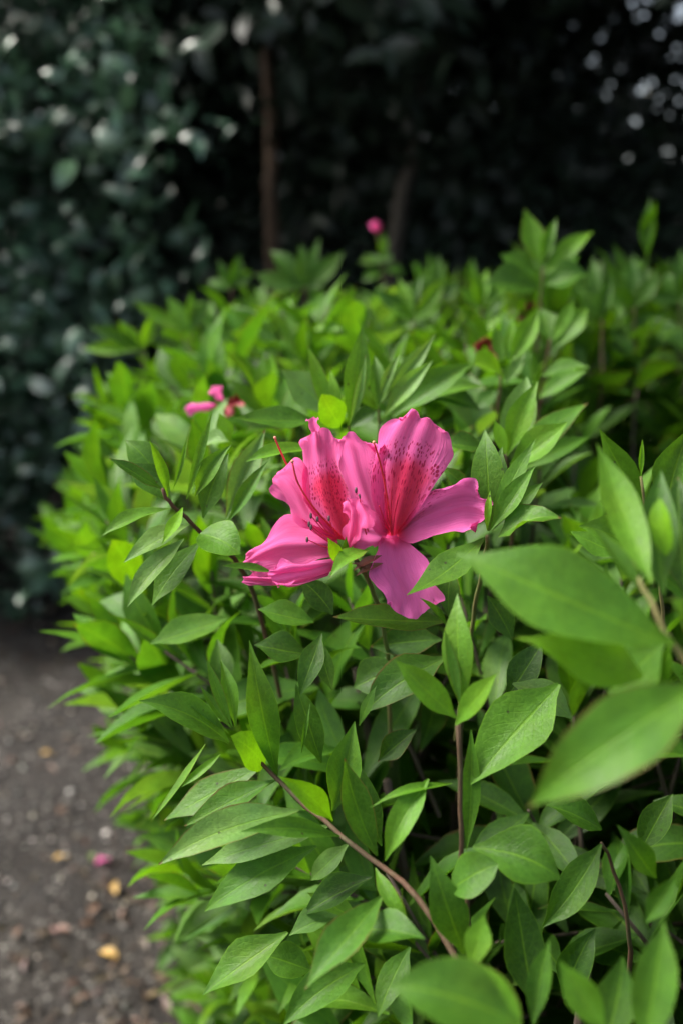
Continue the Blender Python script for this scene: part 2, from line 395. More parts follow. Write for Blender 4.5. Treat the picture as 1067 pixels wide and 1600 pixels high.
HERO = []                                          # (bx,by,bd,tx,ty,td,wpx) for keeping the view on them clear
SH = {}
def shoot(bushname, pts, r0=1.5, r1=.9, mat=None):
    w_ = [P(*q) for q in pts]
    w_ = [w_[0] + nz(w_[0] - w_[1]) * .03 + np.array([0, .03, -.06]), w_[0] + nz(w_[0] - w_[1]) * .015 + np.array([0, .008, -.015])] + w_
    p = smooth_path(w_, max(9, 3 * len(w_)))
    n = len(p); k = np.arange(n)[:, None]
    p = p + .00025 * np.sin(k * np.array([1.7, 2.3, 2.9]))
    V, Q = tube(p, np.linspace(r0, r1, n) * .72 / 1000, 6)
    o = child('stem', mesh_np('stem', V, Q, mat or M_STEM), BUSH[bushname])
    return o, bushname
KIND = {'n': (.22, .5, .05), 'y': (.95, .62, .0), 'g': (.5, .55, .05), 'd': (.0, .06, .0), 'p': (.15, .6, .75), 'm': (.1, .26, .0)}  # d and m carry shade in the leaf colour, p a pale gloss
hero_geo = []
def HL(sh, bx, by, bd, tx, ty, td, w, kind='n', k=.45, shape=0, fold=None, bow=None, wave=.08, sickle=None, twist=None, nl=9):
    stem, bn = sh
    b, t = P(bx, by, bd), P(tx, ty, td)
    a = nz(t - b); mid = (b + t) / 2
    toc = nz(CAM - mid)
    n = nz(toc * (1 - k) + np.array([-.15, 0, 1.]) * k); n = nz(n - a * (n @ a))
    f = nz(toc - a * (toc @ a))
    c = max(.35, abs(float(n @ f)))
    width = w * (bd + td) / 200 / FPX / c * 1.0
    sd_ = len(HERO) * 1.7; g_ = np.random.default_rng(len(HERO) + 77)
    if fold is None: fold = g_.uniform(.15, .6)
    if bow is None: bow = g_.uniform(-.03, .11)
    if sickle is None: sickle = g_.normal(0, .025)
    if twist is None: twist = g_.normal(0, .3)
    V, uv = leaf_geo(b, t, n, width, nl, 4, fold, bow, wave, shape, sickle, twist, sd_)
    y, br, pl = KIND[kind]
    j = rng.normal(0, 1, 3)
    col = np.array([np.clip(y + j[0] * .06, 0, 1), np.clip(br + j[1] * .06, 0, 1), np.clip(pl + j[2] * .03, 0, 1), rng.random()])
    me = mesh_np('leaf', V, lq(nl, 4), M_LEAF, uv, np.tile(col, (len(V), 1)))
    child('leaf', me, stem)
    HERO.append((bx, by, bd, tx, ty, td, w)); hero_geo.append((V, lq(nl, 4)))

# --- shoot in front of the flower, lower left
s = shoot('A', [(790, 1580, 30), (740, 1540, 30), (650, 1400, 31.5), (590, 1350, 32.5), (520, 1295, 33.5), (430, 1215, 35), (372, 1150, 36)], 1.9, .9)
for a in [(358, 1160, 36, 217, 1095, 35, 56, 'n', .35), (433, 1213, 35.2, 390, 1000, 34.6, 48, 'n', .2), (358, 1146, 36, 279, 1085, 35.5, 15, 'g', .5),
          (362, 1138, 36, 313, 1071, 36, 15, 'n'), (364, 1136, 36, 323, 1027, 36, 18, 'n'), (369, 1137, 36.2, 345, 1030, 37, 26, 'g', .2),
          (322, 1162, 36.5, 237, 1282, 36, 10, 'g', .8), (345, 1178, 37.5, 284, 1230, 37, 14, 'g'), (409, 1196, 39, 257, 1282, 39, 48, 'n', .5),
          (432, 1219, 35, 288, 1291, 34.2, 40, 'n', .6), (468, 1266, 34.4, 248, 1351, 33, 56, 'p', .55), (515, 1290, 34.5, 316, 1352, 35, 42, 'p', .5),
          (532, 1307, 32.8, 375, 1300, 31.6, 31, 'n', .35), (495, 1322, 34.6, 320, 1424, 34.6, 62, 'n', .5), (544, 1319, 35.5, 486, 1376, 36, 34, 'p', .4),
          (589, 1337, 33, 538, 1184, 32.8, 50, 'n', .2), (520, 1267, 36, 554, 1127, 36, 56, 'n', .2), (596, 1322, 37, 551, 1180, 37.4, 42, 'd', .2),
          (586, 1356, 32, 640, 1445, 31, 27, 'g', .3), (596, 1401, 30.5, 476, 1547, 28.5, 62, 'n', .4), (450, 1457, 36, 317, 1555, 35.6, 58, 'n', .55),
          (570, 1506, 34, 442, 1602, 33, 62, 'n', .45), (487, 1517, 38, 409, 1491, 38, 56, 'm', .4), (529, 1431, 36, 452, 1462, 35.6, 36, 'p', .7),
          (581, 1371, 35.5, 474, 1430, 36, 46, 'd', .6), (640, 1480, 33, 590, 1590, 32, 46, 'm', .4), (560, 1440, 37, 480, 1395, 37, 40, 'n', .5)]:
    HL(s, *a)
HL(s, 414, 1196, 35.6, 361, 1150, 34.0, 52, 'y', .3, shape=1, fold=.1)
HL(s, 520, 1283, 33, 436, 1213, 32, 37, 'y', .35, bow=.08)
HL(s, 669, 1217, 32, 601, 1346, 31, 46, 'g', .3, bow=.12, fold=.5)
HL(s, 706, 1224, 32.5, 579, 1262, 31.5, 14, 'g', .6, bow=.16)
HL(s, 560, 1452, 30.5, 664, 1467, 29.2, 58, 'm', .45, fold=.4)
# --- nearest leaves along the lower edge
s = shoot('A', [(880, 1760, 24), (840, 1690, 24), (800, 1600, 24.2)], 1.8, 1.2)
HL(s, 812, 1600, 22.2, 602, 1540, 22.6, 112, 'm', .4, bow=.08, nl=12)
HL(s, 815, 1620, 23.6, 742, 1500, 24.4, 46, 'g', .25)
HL(s, 736, 1514, 27, 755, 1427, 27.4, 42, 'g', .2)
HL(s, 725, 1491, 30.5, 672, 1337, 30.5, 58, 'm', .3)
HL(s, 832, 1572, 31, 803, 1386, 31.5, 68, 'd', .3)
HL(s, 832, 1600, 27.6, 858, 1469, 28, 40, 'm', .2)
s = shoot('A', [(730, 1420, 33), (722, 1380, 33), (705, 1385, 32.5)], 1.5, 1)
HL(s, 738, 1324, 31.5, 875, 1373, 30.6, 88, 'm', .4, shape=3, bow=.1)
HL(s, 704, 1388, 30.5, 778, 1350, 29.8, 60, 'm', .5, shape=1)
s = shoot('A', [(980, 1440, 35), (955, 1350, 34.5), (940, 1318, 33.6)], 1.6, .7)
for a in [(939, 1319, 33.4, 847, 1449, 33, 58, 'm', .35), (939, 1296, 35, 852, 1258, 35, 48, 'm', .4), (1024, 1372, 30.5, 963, 1288, 30, 40, 'm', .3),
          (1008, 1442, 26.4, 1056, 1368, 26, 36, 'm', .3), (1005, 1640, 23.8, 1036, 1438, 24.4, 72, 'n', .25), (945, 1615, 24.6, 872, 1500, 25, 54, 'g', .3),
          (945, 1630, 26, 972, 1494, 26.4, 66, 'd', .3), (880, 1560, 33, 930, 1450, 33, 55, 'd', .3), (1000, 1330, 36, 1050, 1240, 36, 50, 'd', .3)]:
    HL(s, *a)
# --- upright shoot with a brown stem
s = shoot('A', [(719, 1350, 32), (719, 1250, 31.6), (716, 1135, 31)], 1.25, 1.1)
for a in [(722, 1110, 31.2, 714, 927, 31.8, 48, 'g', .2), (719, 1104, 31, 693, 980, 31.2, 17, 'n', .3), (712, 1122, 31, 618, 1032, 30.8, 46, 'g', .4),
          (711, 1133, 30.6, 776, 1052, 29.6, 36, 'g', .4), (735, 1140, 33, 728, 1330, 33, 30, 'm', .1), (873, 1069, 34, 734, 1226, 33, 100, 'n', .45),
          (800, 1068, 37, 893, 1124, 36.6, 50, 'p', .5)]:
    HL(s, *a)
# --- large shoot close on the right
s = shoot('A', [(1120, 1120, 24), (1082, 1050, 24), (1046, 1000, 24.2), (1008, 925, 24.8), (985, 880, 25.4)], 1.6, .9, M_GREENSTEM)
HL(s, 1052, 1006, 24, 710, 866, 25.2, 126, 'n', .45, bow=.07, nl=14, shape=0, fold=.25)
HL(s, 1004, 1058, 25.2, 806, 996, 25.2, 84, 'y', .3, nl=12, shape=2, fold=.15)
HL(s, 1110, 1062, 21.4, 824, 1262, 21.8, 122, 'n', .2, nl=14, fold=.3, bow=.09)
HL(s, 1018, 912, 25, 931, 692, 27, 60, 'g', .25, nl=12, bow=-.06, fold=.4)
HL(s, 1018, 940, 24.8, 926, 820, 25.6, 24, 'm', .7)
HL(s, 1036, 930, 26.5, 1032, 735, 27.5, 62, 'm', .2)
HL(s, 1070, 930, 27, 1058, 745, 28, 78, 'd', .2, nl=12)
HL(s, 1040, 868, 25.8, 1030, 778, 26, 36, 'y', .2, shape=1)
HL(s, 1095, 990, 23.8, 1046, 935, 23.4, 56, 'g', .4)
HL(s, 1036, 1004, 25.8, 950, 1082, 26.6, 78, 'n', .35)
HL(s, 1046, 1006, 26, 1022, 1092, 27, 34, 'g', .2)
s = shoot('A', [(1030, 900, 34.4), (1010, 830, 34.2), (1002, 745, 33.6)], 1.1, .7, M_GREENSTEM)
for a in [(1012, 806, 34.2, 936, 670, 33.6, 44, 'n', .3), (1040, 810, 34.2, 1082, 664, 33.6, 64, 'n', .2), (1001, 745, 33.6, 1003, 686, 33.4, 9, 'y', .1),
          (1000, 835, 33.6, 935, 782, 33.4, 38, 'n', .4), (985, 856, 33.4, 903, 822, 33.2, 44, 'n', .45), (975, 870, 34, 890, 830, 34.5, 34, 'n', .5)]:
    HL(s, *a)
# --- shoot right beside the flower
s = shoot('A', [(745, 930, 39), (757, 870, 37.4), (762, 838, 36.4)], 1.3, 1.1, M_GREENSTEM)
for a in [(763, 830, 36.8, 757, 671, 37.4, 54, 'n', .15), (768, 830, 37, 784, 698, 37.4, 48, 'p', .2), (766, 825, 36, 836, 686, 36.4, 30, 'n', .3),
          (766, 828, 35.6, 835, 729, 35.6, 34, 'n', .4), (772, 826, 37, 847, 754, 37, 30, 'n', .4), (760, 828, 35.5, 765, 766, 35.5, 12, 'y', .1),
          (755, 841, 36, 635, 930, 34.2, 48, 'n', .55), (732, 766, 38.4, 690, 730, 38.4, 24, 'n', .4), (752, 700, 42, 694, 694, 42, 36, 'm', .45)]:
    HL(s, *a)
HL(s, 778, 839, 35.6, 877, 810, 34.6, 42, 'n', .6, wave=.35, bow=.12)
# --- shoots stepping back to the upper right
s = shoot('A', [(800, 800, 47), (794, 750, 45), (791, 710, 43.8)], 1.4, 1)
for a in [(792, 712, 43.4, 840, 595, 43, 40, 'g', .25), (790, 712, 45, 822, 588, 45.6, 56, 'p', .2), (789, 710, 42.6, 772, 656, 42.6, 21, 'y', .2),
          (797, 727, 43, 886, 659, 42, 50, 'g', .4), (802, 730, 45.6, 918, 630, 46.4, 44, 'n', .35), (812, 736, 47, 921, 682, 47.4, 28, 'n', .4)]:
    HL(s, *a)
s = shoot('A', [(772, 690, 57), (777, 640, 55.5), (783, 580, 54)], 1.5, 1)
for a in [(796, 566, 53.6, 841, 480, 53, 35, 'g', .3), (788, 560, 54, 801, 496, 54, 17, 'g', .2), (784, 566, 54, 772, 508, 54, 21, 'n', .2),
          (787, 600, 54, 820, 551, 53.6, 22, 'p', .3), (799, 592, 54, 830, 560, 53.6, 15, 'n', .4), (777, 610, 56, 742, 640, 56, 26, 'm', .4)]:
    HL(s, *a)
HL(s, 783, 583, 53, 739, 569, 51.4, 36, 'y', .4, shape=1)
s = shoot('C', [(842, 640, 63), (848, 585, 62), (860, 530, 60.6)], 1.5, 1)
for a in [(864, 532, 60, 897, 468, 60, 21, 'g', .3), (865, 545, 62, 918, 481, 62, 46, 'n', .3), (857, 530, 62, 844, 484, 62.6, 42, 'm', .2),
          (845, 588, 56, 921, 574, 55, 27, 'n', .6), (842, 622, 55, 916, 579, 54, 30, 'n', .5)]:
    HL(s, *a)
s = shoot('C', [(838, 540, 72), (843, 480, 71), (848, 418, 70)], 1.7, 1.1)
for a in [(844, 415, 70, 819, 326, 70, 37, 'g', .15), (846, 415, 70, 869, 341, 69.6, 21, 'g', .2), (851, 428, 70, 926, 362, 70, 32, 'g', .3),
          (841, 446, 70, 752, 446, 69, 52, 'd', .4), (838, 430, 71, 781, 398, 71, 37, 'n', .4), (852, 444, 70, 920, 430, 69, 46, 'm', .4),
          (846, 425, 71, 905, 400, 72, 28, 'n', .4)]:
    HL(s, *a)
# --- behind the flower
s = shoot('A', [(550, 740, 47), (546, 700, 46), (545, 655, 44.6)], 1.2, .9, M_GREENSTEM)
for a in [(544, 666, 44, 566, 506, 43, 40, 'g', .15), (546, 662, 43.4, 571, 555, 42.6, 15, 'p', .2), (522, 662, 46, 481, 540, 46, 26, 'g', .2),
          (531, 652, 45, 516, 578, 45, 18, 'g', .2), (522, 650, 47, 440, 577, 47, 58, 'p', .3), (492, 656, 43, 368, 653, 42, 37, 'n', .5),
          (590, 640, 46, 585, 556, 46.4, 27, 'n', .2), (548, 668, 46, 590, 640, 46, 26, 'd', .4)]:
    HL(s, *a)
HL(s, 531, 667, 43, 503, 616, 41.6, 44, 'y', .25, shape=1, fold=.1)
s = shoot('A', [(594, 730, 49), (592, 690, 48), (591, 625, 46.4)], 1.3, .9, M_GREENSTEM)
for a in [(592, 624, 46, 625, 553, 45.6, 17, 'p', .3), (595, 628, 46.4, 657, 538, 46, 20, 'p', .3), (596, 631, 46, 680, 520, 45.6, 23, 'p', .3),
          (600, 650, 46, 676, 563, 45.4, 30, 'p', .4), (612, 652, 48, 738, 568, 48, 42, 'n', .45), (640, 627, 50, 755, 604, 50, 28, 'n', .5),
          (650, 610, 50.4, 751, 642, 50, 38, 'd', .5), (588, 640, 47, 560, 600, 47, 22, 'g', .3)]:
    HL(s, *a)
# --- shoot left of the flower
s = shoot('A', [(372, 880, 40), (345, 855, 39), (318, 835, 38.2), (287, 805, 37.6), (266, 786, 37.1), (253, 762, 37)], 1.5, .9)
for a in [(253, 764, 37, 171, 716, 36.4, 22, 'm', .6), (268, 786, 37.8, 203, 722, 38.2, 46, 'm', .4), (250, 752, 38.6, 196, 688, 39, 48, 'n', .3),
          (263, 776, 36.8, 234, 688, 36.2, 19, 'y', .3), (271, 764, 36.8, 293, 680, 36.6, 9, 'g', .3), (292, 780, 37.2, 333, 642, 37, 15, 'g', .3),
          (306, 775, 37.4, 362, 695, 37, 32, 'g', .3), (318, 809, 38, 358, 708, 38, 42, 'm', .3), (267, 795, 37, 159, 838, 36, 20, 'g', .7),
          (286, 793, 36.4, 253, 852, 34.8, 19, 'y', .5), (296, 820, 37.4, 194, 879, 36.6, 32, 'p', .6), (288, 842, 37, 199, 949, 36, 34, 'p', .6),
          (312, 848, 37.6, 238, 946, 37, 42, 'n', .5), (354, 809, 41, 415, 670, 41.6, 44, 'p', .3), (357, 814, 40, 420, 720, 40, 24, 'n', .4),
          (490, 700, 40, 384, 722, 39, 23, 'g', .6), (318, 696, 43.4, 359, 690, 43, 26, 'p', .6), (360, 691, 44, 343, 645, 44, 27, 'y', .2),
          (428, 894, 34.6, 347, 884, 33.8, 14, 'n', .6), (355, 966, 44, 235, 1006, 43, 46, 'n', .55), (340, 1000, 45, 360, 1080, 44, 38, 'm', .4)]:
    HL(s, *a)
HL(s, 313, 834, 36.6, 376, 866, 35.6, 58, 'n', .5, shape=1, fold=.35)
# --- leaves below the flower
s = shoot('A', [(720, 1060, 40), (708, 1010, 38), (699, 976, 37)], 1.3, 1)
for a in [(697, 971, 37, 520, 964, 36.6, 48, 'm', .5), (490, 971, 38.6, 403, 952, 38.6, 42, 'n', .5), (481, 1022, 38, 398, 1008, 38, 50, 'm', .4),
          (503, 990, 37, 468, 1088, 36.2, 38, 'm', .5), (502, 1192, 36.6, 462, 1068, 36.6, 44, 'm', .2), (471, 1177, 36, 485, 1098, 36, 8, 'n', .2),
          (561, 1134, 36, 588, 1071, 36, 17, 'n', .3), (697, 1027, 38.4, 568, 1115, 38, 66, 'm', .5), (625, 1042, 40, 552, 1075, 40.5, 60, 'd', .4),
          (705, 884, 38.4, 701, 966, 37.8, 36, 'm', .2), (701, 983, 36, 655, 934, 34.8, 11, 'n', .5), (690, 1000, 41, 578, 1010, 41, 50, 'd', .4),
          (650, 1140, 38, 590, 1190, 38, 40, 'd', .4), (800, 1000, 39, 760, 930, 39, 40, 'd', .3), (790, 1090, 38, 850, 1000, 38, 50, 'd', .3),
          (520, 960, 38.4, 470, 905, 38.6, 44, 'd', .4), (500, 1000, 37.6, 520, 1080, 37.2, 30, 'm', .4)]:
    HL(s, *a)
# --- rosettes at the back edge of the hedge
def rosette(bn, x, y, d, spec, kind='n'):
    s = shoot(bn, [(x, y + 90, d + 1), (x, y + 40, d + .5), (x, y, d)], 1.8, 1.1)
    for tx, ty, w in spec: HL(s, x, y, d, tx, ty, d - 1 + 2 * rng.random(), w, kind if rng.random() < .7 else 'm', .25)
rosette('B', 478, 448, 97, [(537, 393, 30), (470, 382, 22), (423, 392, 30), (398, 428, 32), (520, 430, 22), (500, 372, 18)], 'm')
rosette('B', 362, 450, 99, [(375, 396, 20), (342, 406, 16), (395, 425, 24), (325, 440, 20)], 'm')
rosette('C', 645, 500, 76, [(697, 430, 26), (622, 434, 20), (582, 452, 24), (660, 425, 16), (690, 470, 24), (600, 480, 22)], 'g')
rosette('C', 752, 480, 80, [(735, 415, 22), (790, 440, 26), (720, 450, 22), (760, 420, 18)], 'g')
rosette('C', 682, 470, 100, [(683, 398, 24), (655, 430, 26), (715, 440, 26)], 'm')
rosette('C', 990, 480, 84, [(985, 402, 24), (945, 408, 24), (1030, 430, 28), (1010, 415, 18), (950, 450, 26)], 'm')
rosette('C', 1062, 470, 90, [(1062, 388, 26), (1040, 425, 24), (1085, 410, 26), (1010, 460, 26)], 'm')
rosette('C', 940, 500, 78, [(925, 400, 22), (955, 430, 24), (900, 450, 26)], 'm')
rosette('B', 300, 520, 90, [(208, 470, 22), (262, 462, 24), (300, 455, 18), (330, 468, 22)], 'g')
rosette('B', 225, 545, 86, [(140, 510, 24), (130, 545, 22), (185, 500, 24), (240, 490, 22)], 'y')

# --- flowers
def petal(fl, rows, blotch=None, hue=.3, ruf=1., nr=30, nc=21, seed=0., mat=None):
    rows = np.array([[P(*q) for q in r] for r in rows])                      # (k,3,3)
    Lc, Mc, Rc = (smooth_path(rows[:, i], nr) for i in range(3))
    u = np.linspace(-1, 1, nc); t = np.linspace(0, 1, nr)
    wl = .5 * u * (u - 1); wm = 1 - u * u; wr = .5 * u * (u + 1)
    V = Lc[:, None] * wl[None, :, None] + Mc[:, None] * wm[None, :, None] + Rc[:, None] * wr[None, :, None]
    # round the tip
    k = np.clip((t - .80) / .20, 0, 1) ** 2
    cen = V.mean(1, keepdims=True)
    T, U = np.meshgrid(t, u, indexing='ij')
    ax = nz(Mc[-1] - Mc[0]); W = np.linalg.norm(Rc - Lc, axis=1)
    back = -(k[:, None] * (np.abs(U) ** 2.2)) * (W[:, None] * .26)
    V = V + ax * back[..., None]
    nrm = np.cross(np.gradient(V, axis=0), np.gradient(V, axis=1)); nrm /= np.linalg.norm(nrm, axis=2, keepdims=True) + 1e-12
    edge = np.clip(np.maximum(np.abs(U) ** 3, np.clip((T - .72) / .28, 0, 1) ** 1.5), 0, 1) * np.clip(T * 2.2, 0, 1)
    rip = (.0014 * np.sin(T * 12 + U * 4 + seed) + .0012 * np.sin(U * 9 + seed * 2.1 + T * 4) + .00015 * np.sin(T * 29 - U * 13 + seed)) * edge * ruf * np.clip((1.12 - T) * 4, .35, 1)
    rib = (-.0010 * np.exp(-(U / .16) ** 2) + .0007 * np.cos(U * 6.5 + seed)) * np.sin(np.clip(T, 0, 1) * 2.6) * min(1., ruf)
    V = V + nrm * (rip + rib)[..., None]
    fr = (.0006 * np.sin(U * 7 + seed) + .00018 * np.sin(U * 17 + seed * 3)) * np.clip((T - .8) / .2, 0, 1) * (1 - np.abs(U) ** 3) * ruf
    V = V + ax * fr[..., None]
    fr2 = (.0004 * np.sin(T * 15 + seed) + .00012 * np.sin(T * 37 + seed)) * np.clip((1 - T) * 5, 0, 1) * np.abs(U) ** 6 * np.clip(T * 2, 0, 1) * ruf
    V = V + nz(Rc[nr // 2] - Lc[nr // 2]) * (fr2 * np.sign(U))[..., None]
    uv = np.stack([U * .5 + .5, T], -1).reshape(-1, 2)
    col = np.tile([0, hue, 0, 1.], (nr * nc, 1))
    if blotch is not None:
        (ax0, ay0, ax1, ay1), r_in, r_out, full = blotch
        px, py, _ = proj(V.reshape(-1, 3)); ab = np.array([ax1 - ax0, ay1 - ay0], float); q = np.stack([px - ax0, py - ay0], 1)
        tt = np.clip(q @ ab / (ab @ ab), 0, 1); dd = np.linalg.norm(q - tt[:, None] * ab, axis=1)
        sm = lambda x: np.clip(x, 0, 1) ** 2 * (3 - 2 * np.clip(x, 0, 1))
        grow = .35 + .65 * tt
        col[:, 0] = sm(1.25 - dd / (r_in * grow)) * full; col[:, 2] = sm(1.5 - dd / (r_out * grow) * 1.2) * full
    me = mesh_np('petal', V.reshape(-1, 3), grid_quads(nr, nc), mat or M_PETAL, uv, col)
    child('petal', me, fl); hero_geo.append((V.reshape(-1, 3), grid_quads(nr, nc)))
def thread(fl, name, pts, r0, r1, mat):
    p = smooth_path([P(*q) for q in pts], 16)
    V, Q = tube(p, np.linspace(r0, r1, 16) / 1000, 6)
    return child(name, mesh_np(name, V, Q, mat), fl), p
def knob(fl, name, pos, r, mat, stretch=(1, 1, 1)):
    V = []; nl, ns = 6, 8
    for i in range(nl + 1):
        th = math.pi * i / nl
        for j in range(ns):
            ph = 2 * math.pi * j / ns
            V.append(pos + np.array([math.sin(th) * math.cos(ph) * stretch[0], math.sin(th) * math.sin(ph) * stretch[1], math.cos(th) * stretch[2]]) * r)
    Q = [(i * ns + j, i * ns + (j + 1) % ns, (i + 1) * ns + (j + 1) % ns, (i + 1) * ns + j) for i in range(nl) for j in range(ns)]
    child(name, mesh_np(name, V, Q, mat), fl)
def stamen(fl, pts, seed=0):
    th, p = thread(fl, 'stamen', pts, .28, .2, M_FILA)
    knob(fl, 'anther', p[-1], .00075, M_ANTHER, (.7, .7, 1.5))
def flower(bn, label):
    return link('flower', None, BUSH[bn], label=label)

fr = flower('A', 'wide open pink flower facing outward with red freckles on its upper petal')
petal(fr, [[(590, 836, 37.3), (600, 834, 37.5), (608, 834, 37.5)], [(560, 800, 37), (580, 785, 37.3), (604, 775, 37.1)], [(536, 752, 36.7), (564, 735, 37.0), (600, 725, 36.8)],
           [(522, 712, 36.4), (556, 700, 36.6), (600, 706, 36.6)], [(524, 688, 36.3), (546, 676, 36.3), (580, 694, 36.5)]], ((614, 832, 636, 748), 46, 66, 1.), .30, seed=1.0)
petal(fr, [[(596, 838, 37.4), (612, 842, 37.7), (628, 840, 37.4)], [(586, 862, 36.6), (618, 868, 37.0), (656, 862, 36.6)], [(585, 892, 36), (627, 898, 36.5), (670, 890, 36)],
           [(600, 924, 35.6), (640, 925, 36.1), (681, 920, 35.5)], [(612, 960, 35.2), (648, 966, 35.7), (686, 948, 35.1)]], None, .85, 1.3, seed=2.2)  # bluer hue of this lobe in shade put into its colour
petal(fr, [[(622, 826, 37.4), (620, 836, 37.7), (624, 842, 37.4)], [(655, 783, 36.7), (655, 812, 37.2), (648, 851, 36.6)], [(686, 755, 36.2), (695, 797, 36.8), (686, 845, 36.1)],
           [(716, 750, 35.8), (727, 790, 36.4), (718, 832, 35.8)], [(740, 758, 35.6), (748, 792, 36.0), (738, 832, 35.6)], [(754, 764, 35.5), (763, 796, 35.6), (750, 824, 35.5)]], ((614, 832, 636, 748), 46, 66, 1.), .62, 1.4, seed=3.1)  # right lobe likewise tinted bluer for shade
petal(fr, [[(600, 832, 37.4), (613, 837, 37.7), (628, 828, 37.4)], [(582, 778, 36.8), (618, 776, 37.3), (660, 792, 36.7)], [(580, 720, 36.3), (632, 712, 36.8), (687, 745, 36.1)],
           [(600, 680, 36.0), (646, 672, 36.4), (702, 712, 35.8)], [(618, 654, 35.9), (655, 654, 36.1), (704, 684, 35.7)], [(632, 640, 35.8), (660, 648, 35.9), (696, 660, 35.6)]], ((614, 832, 636, 748), 46, 66, 1.), .35, 1.2, seed=4.0)
petal(fr, [[(606, 828, 37.3), (603, 838, 37.5), (598, 848, 37.3)], [(588, 803, 36.9), (580, 828, 37.1), (578, 858, 36.7)], [(568, 788, 36.5), (556, 822, 36.4), (560, 858, 36.3)],
           [(560, 782, 36), (546, 815, 35.6), (548, 850, 35.9)]], None, .25, 1.2, seed=5.3)
def corolla_tube(fl, a, b, r0, r1):
    p = smooth_path([P(*a), P(*b)], 6); V, Q = tube(p, np.linspace(r0, r1, 6), 12)
    child('corolla_tube', mesh_np('corolla_tube', V, Q, M_PETAL, np.tile([.5, .05], (len(V), 1)), np.tile([0, .3, 0, 1.], (len(V), 1))), fl)
corolla_tube(fr, (611, 838, 37.75), (600, 866, 39.6), .0050, .0020)
thread(fr, 'pistil', [(612, 836, 37.4), (604, 775, 36.3), (594, 725, 35.6), (584, 692, 35.1)], .42, .34, M_STYLE)
knob(fr, 'stigma', P(584, 691, 35.1), .0006, M_STIGMA)
for k, (x, y, d) in enumerate([(600, 770, 36.4), (612, 760, 36.5), (592, 790, 36.5), (624, 770, 36.5)]):
    thread(fr, 'stamen', [(613, 836, 37.5), ((x + 613) / 2 - 2, (y + 836) / 2, d + .6), (x, y, d)], .28, .2, M_FILA)
fl = flower('A', 'open pink flower turned sideways toward the path with long red pistil')
petal(fl, [[(528, 842, 36.8), (538, 842, 37), (545, 838, 36.6)], [(492, 815, 36.2), (520, 800, 36.8), (546, 790, 35.9)], [(478, 770, 35.9), (508, 755, 36.6), (541, 750, 35.6)],
           [(472, 715, 35.8), (503, 706, 36.2), (534, 705, 35.5)], [(478, 678, 35.7), (500, 670, 35.8), (528, 678, 35.3)]], ((540, 840, 514, 762), 34, 46, 1.), .12, 1.2, seed=6.1)
petal(fl, [[(484, 694, 36.2), (491, 696, 36.3), (499, 694, 36.2)], [(486, 678, 36.2), (491, 678, 36.0), (498, 678, 36.2)], [(482, 664, 36.1), (489, 664, 35.9), (498, 662, 36.1)],
           [(479, 655, 35.9), (488, 652, 35.8), (498, 652, 35.9)]], None, .3, .5, 10, 7, seed=6.6)
petal(fl, [[(530, 838, 36.8), (528, 842, 36.9), (522, 848, 36.6)], [(492, 788, 36.0), (488, 815, 36.3), (483, 834, 35.8)], [(482, 740, 35.6), (463, 770, 35.9), (460, 812, 35.4)],
           [(463, 716, 35.4), (446, 750, 35.6), (438, 786, 35.1)], [(440, 730, 35.2), (428, 746, 35.2), (421, 756, 35)]], None, .08, 1.2, seed=7.7)
petal(fl, [[(525, 838, 36.7), (528, 850, 36.8), (528, 868, 36.3)], [(490, 818, 36), (485, 850, 36.5), (490, 880, 35.6)], [(455, 814, 35.6), (445, 850, 36.0), (448, 888, 35.2)],
           [(420, 840, 35.2), (412, 862, 35.5), (420, 892, 34.9)], [(388, 862, 34.9), (382, 878, 34.8), (392, 890, 34.7)]], None, .12, 1.2, seed=8.4)
petal(fl, [[(524, 870, 36), (524, 880, 35.6), (524, 890, 35.8)], [(485, 876, 35.4), (482, 890, 34.9), (485, 907, 35.2)], [(450, 879, 35), (447, 895, 34.5), (450, 915, 34.9)],
           [(424, 886, 34.6), (421, 900, 34.4), (430, 918, 34.6)]], None, .45, 1., seed=9.2)
petal(fl, [[(515, 888, 36.2), (515, 895, 36.2), (512, 900, 36.2)], [(470, 895, 35.9), (465, 907, 35.9), (460, 917, 35.9)], [(425, 896, 35.5), (422, 905, 35.5), (425, 914, 35.5)],
           [(394, 894, 35.2), (380, 904, 35.2), (383, 916, 35.2)]], None, .4, .8, seed=10.2)
petal(fl, [[(538, 856, 36.6), (545, 858, 36.2), (552, 850, 36.6)], [(541, 830, 35.6), (551, 836, 35.2), (566, 836, 36.0)], [(545, 802, 35.1), (556, 806, 34.8), (572, 815, 35.7)],
           [(534, 782, 34.9), (551, 776, 34.7), (566, 774, 35.2)]], None, .15, 1.3, seed=11.5)
th, p = thread(fl, 'pistil', [(534, 840, 36.2), (492, 795, 35.2), (466, 755, 34.8), (457, 722, 34.6)], .4, .32, M_STYLE)
knob(fl, 'stigma', P(457, 721, 34.6), .0006, M_STIGMA)
th, p = thread(fl, 'pistil', [(500, 812, 36.9), (455, 738, 36.3), (440, 708, 36.0), (430, 685, 35.8)], .42, .34, M_STYLE)
knob(fl, 'stigma', P(430, 684, 35.8), .0006, M_STIGMA)
for x, y, d in [(486, 806, 35.4), (496, 811, 35.3), (514, 810, 35.5), (483, 819, 35.3)]:
    stamen(fl, [(538, 843, 36.3), ((x + 538) / 2 - 3, (y + 843) / 2 + 6, d + .3), (x, y, d)])
stamen(fl, [(520, 858, 35.8), (500, 852, 35.4), (480, 843, 35.0)])
stamen(fl, [(512, 846, 35.8), (498, 836, 35.5), (486, 824, 35.3)])
stamen(fl, [(575, 830, 36.2), (566, 800, 35.4), (561, 776, 34.9)])
stamen(fl, [(572, 835, 36.2), (562, 795, 35.4), (556, 766, 34.9)])
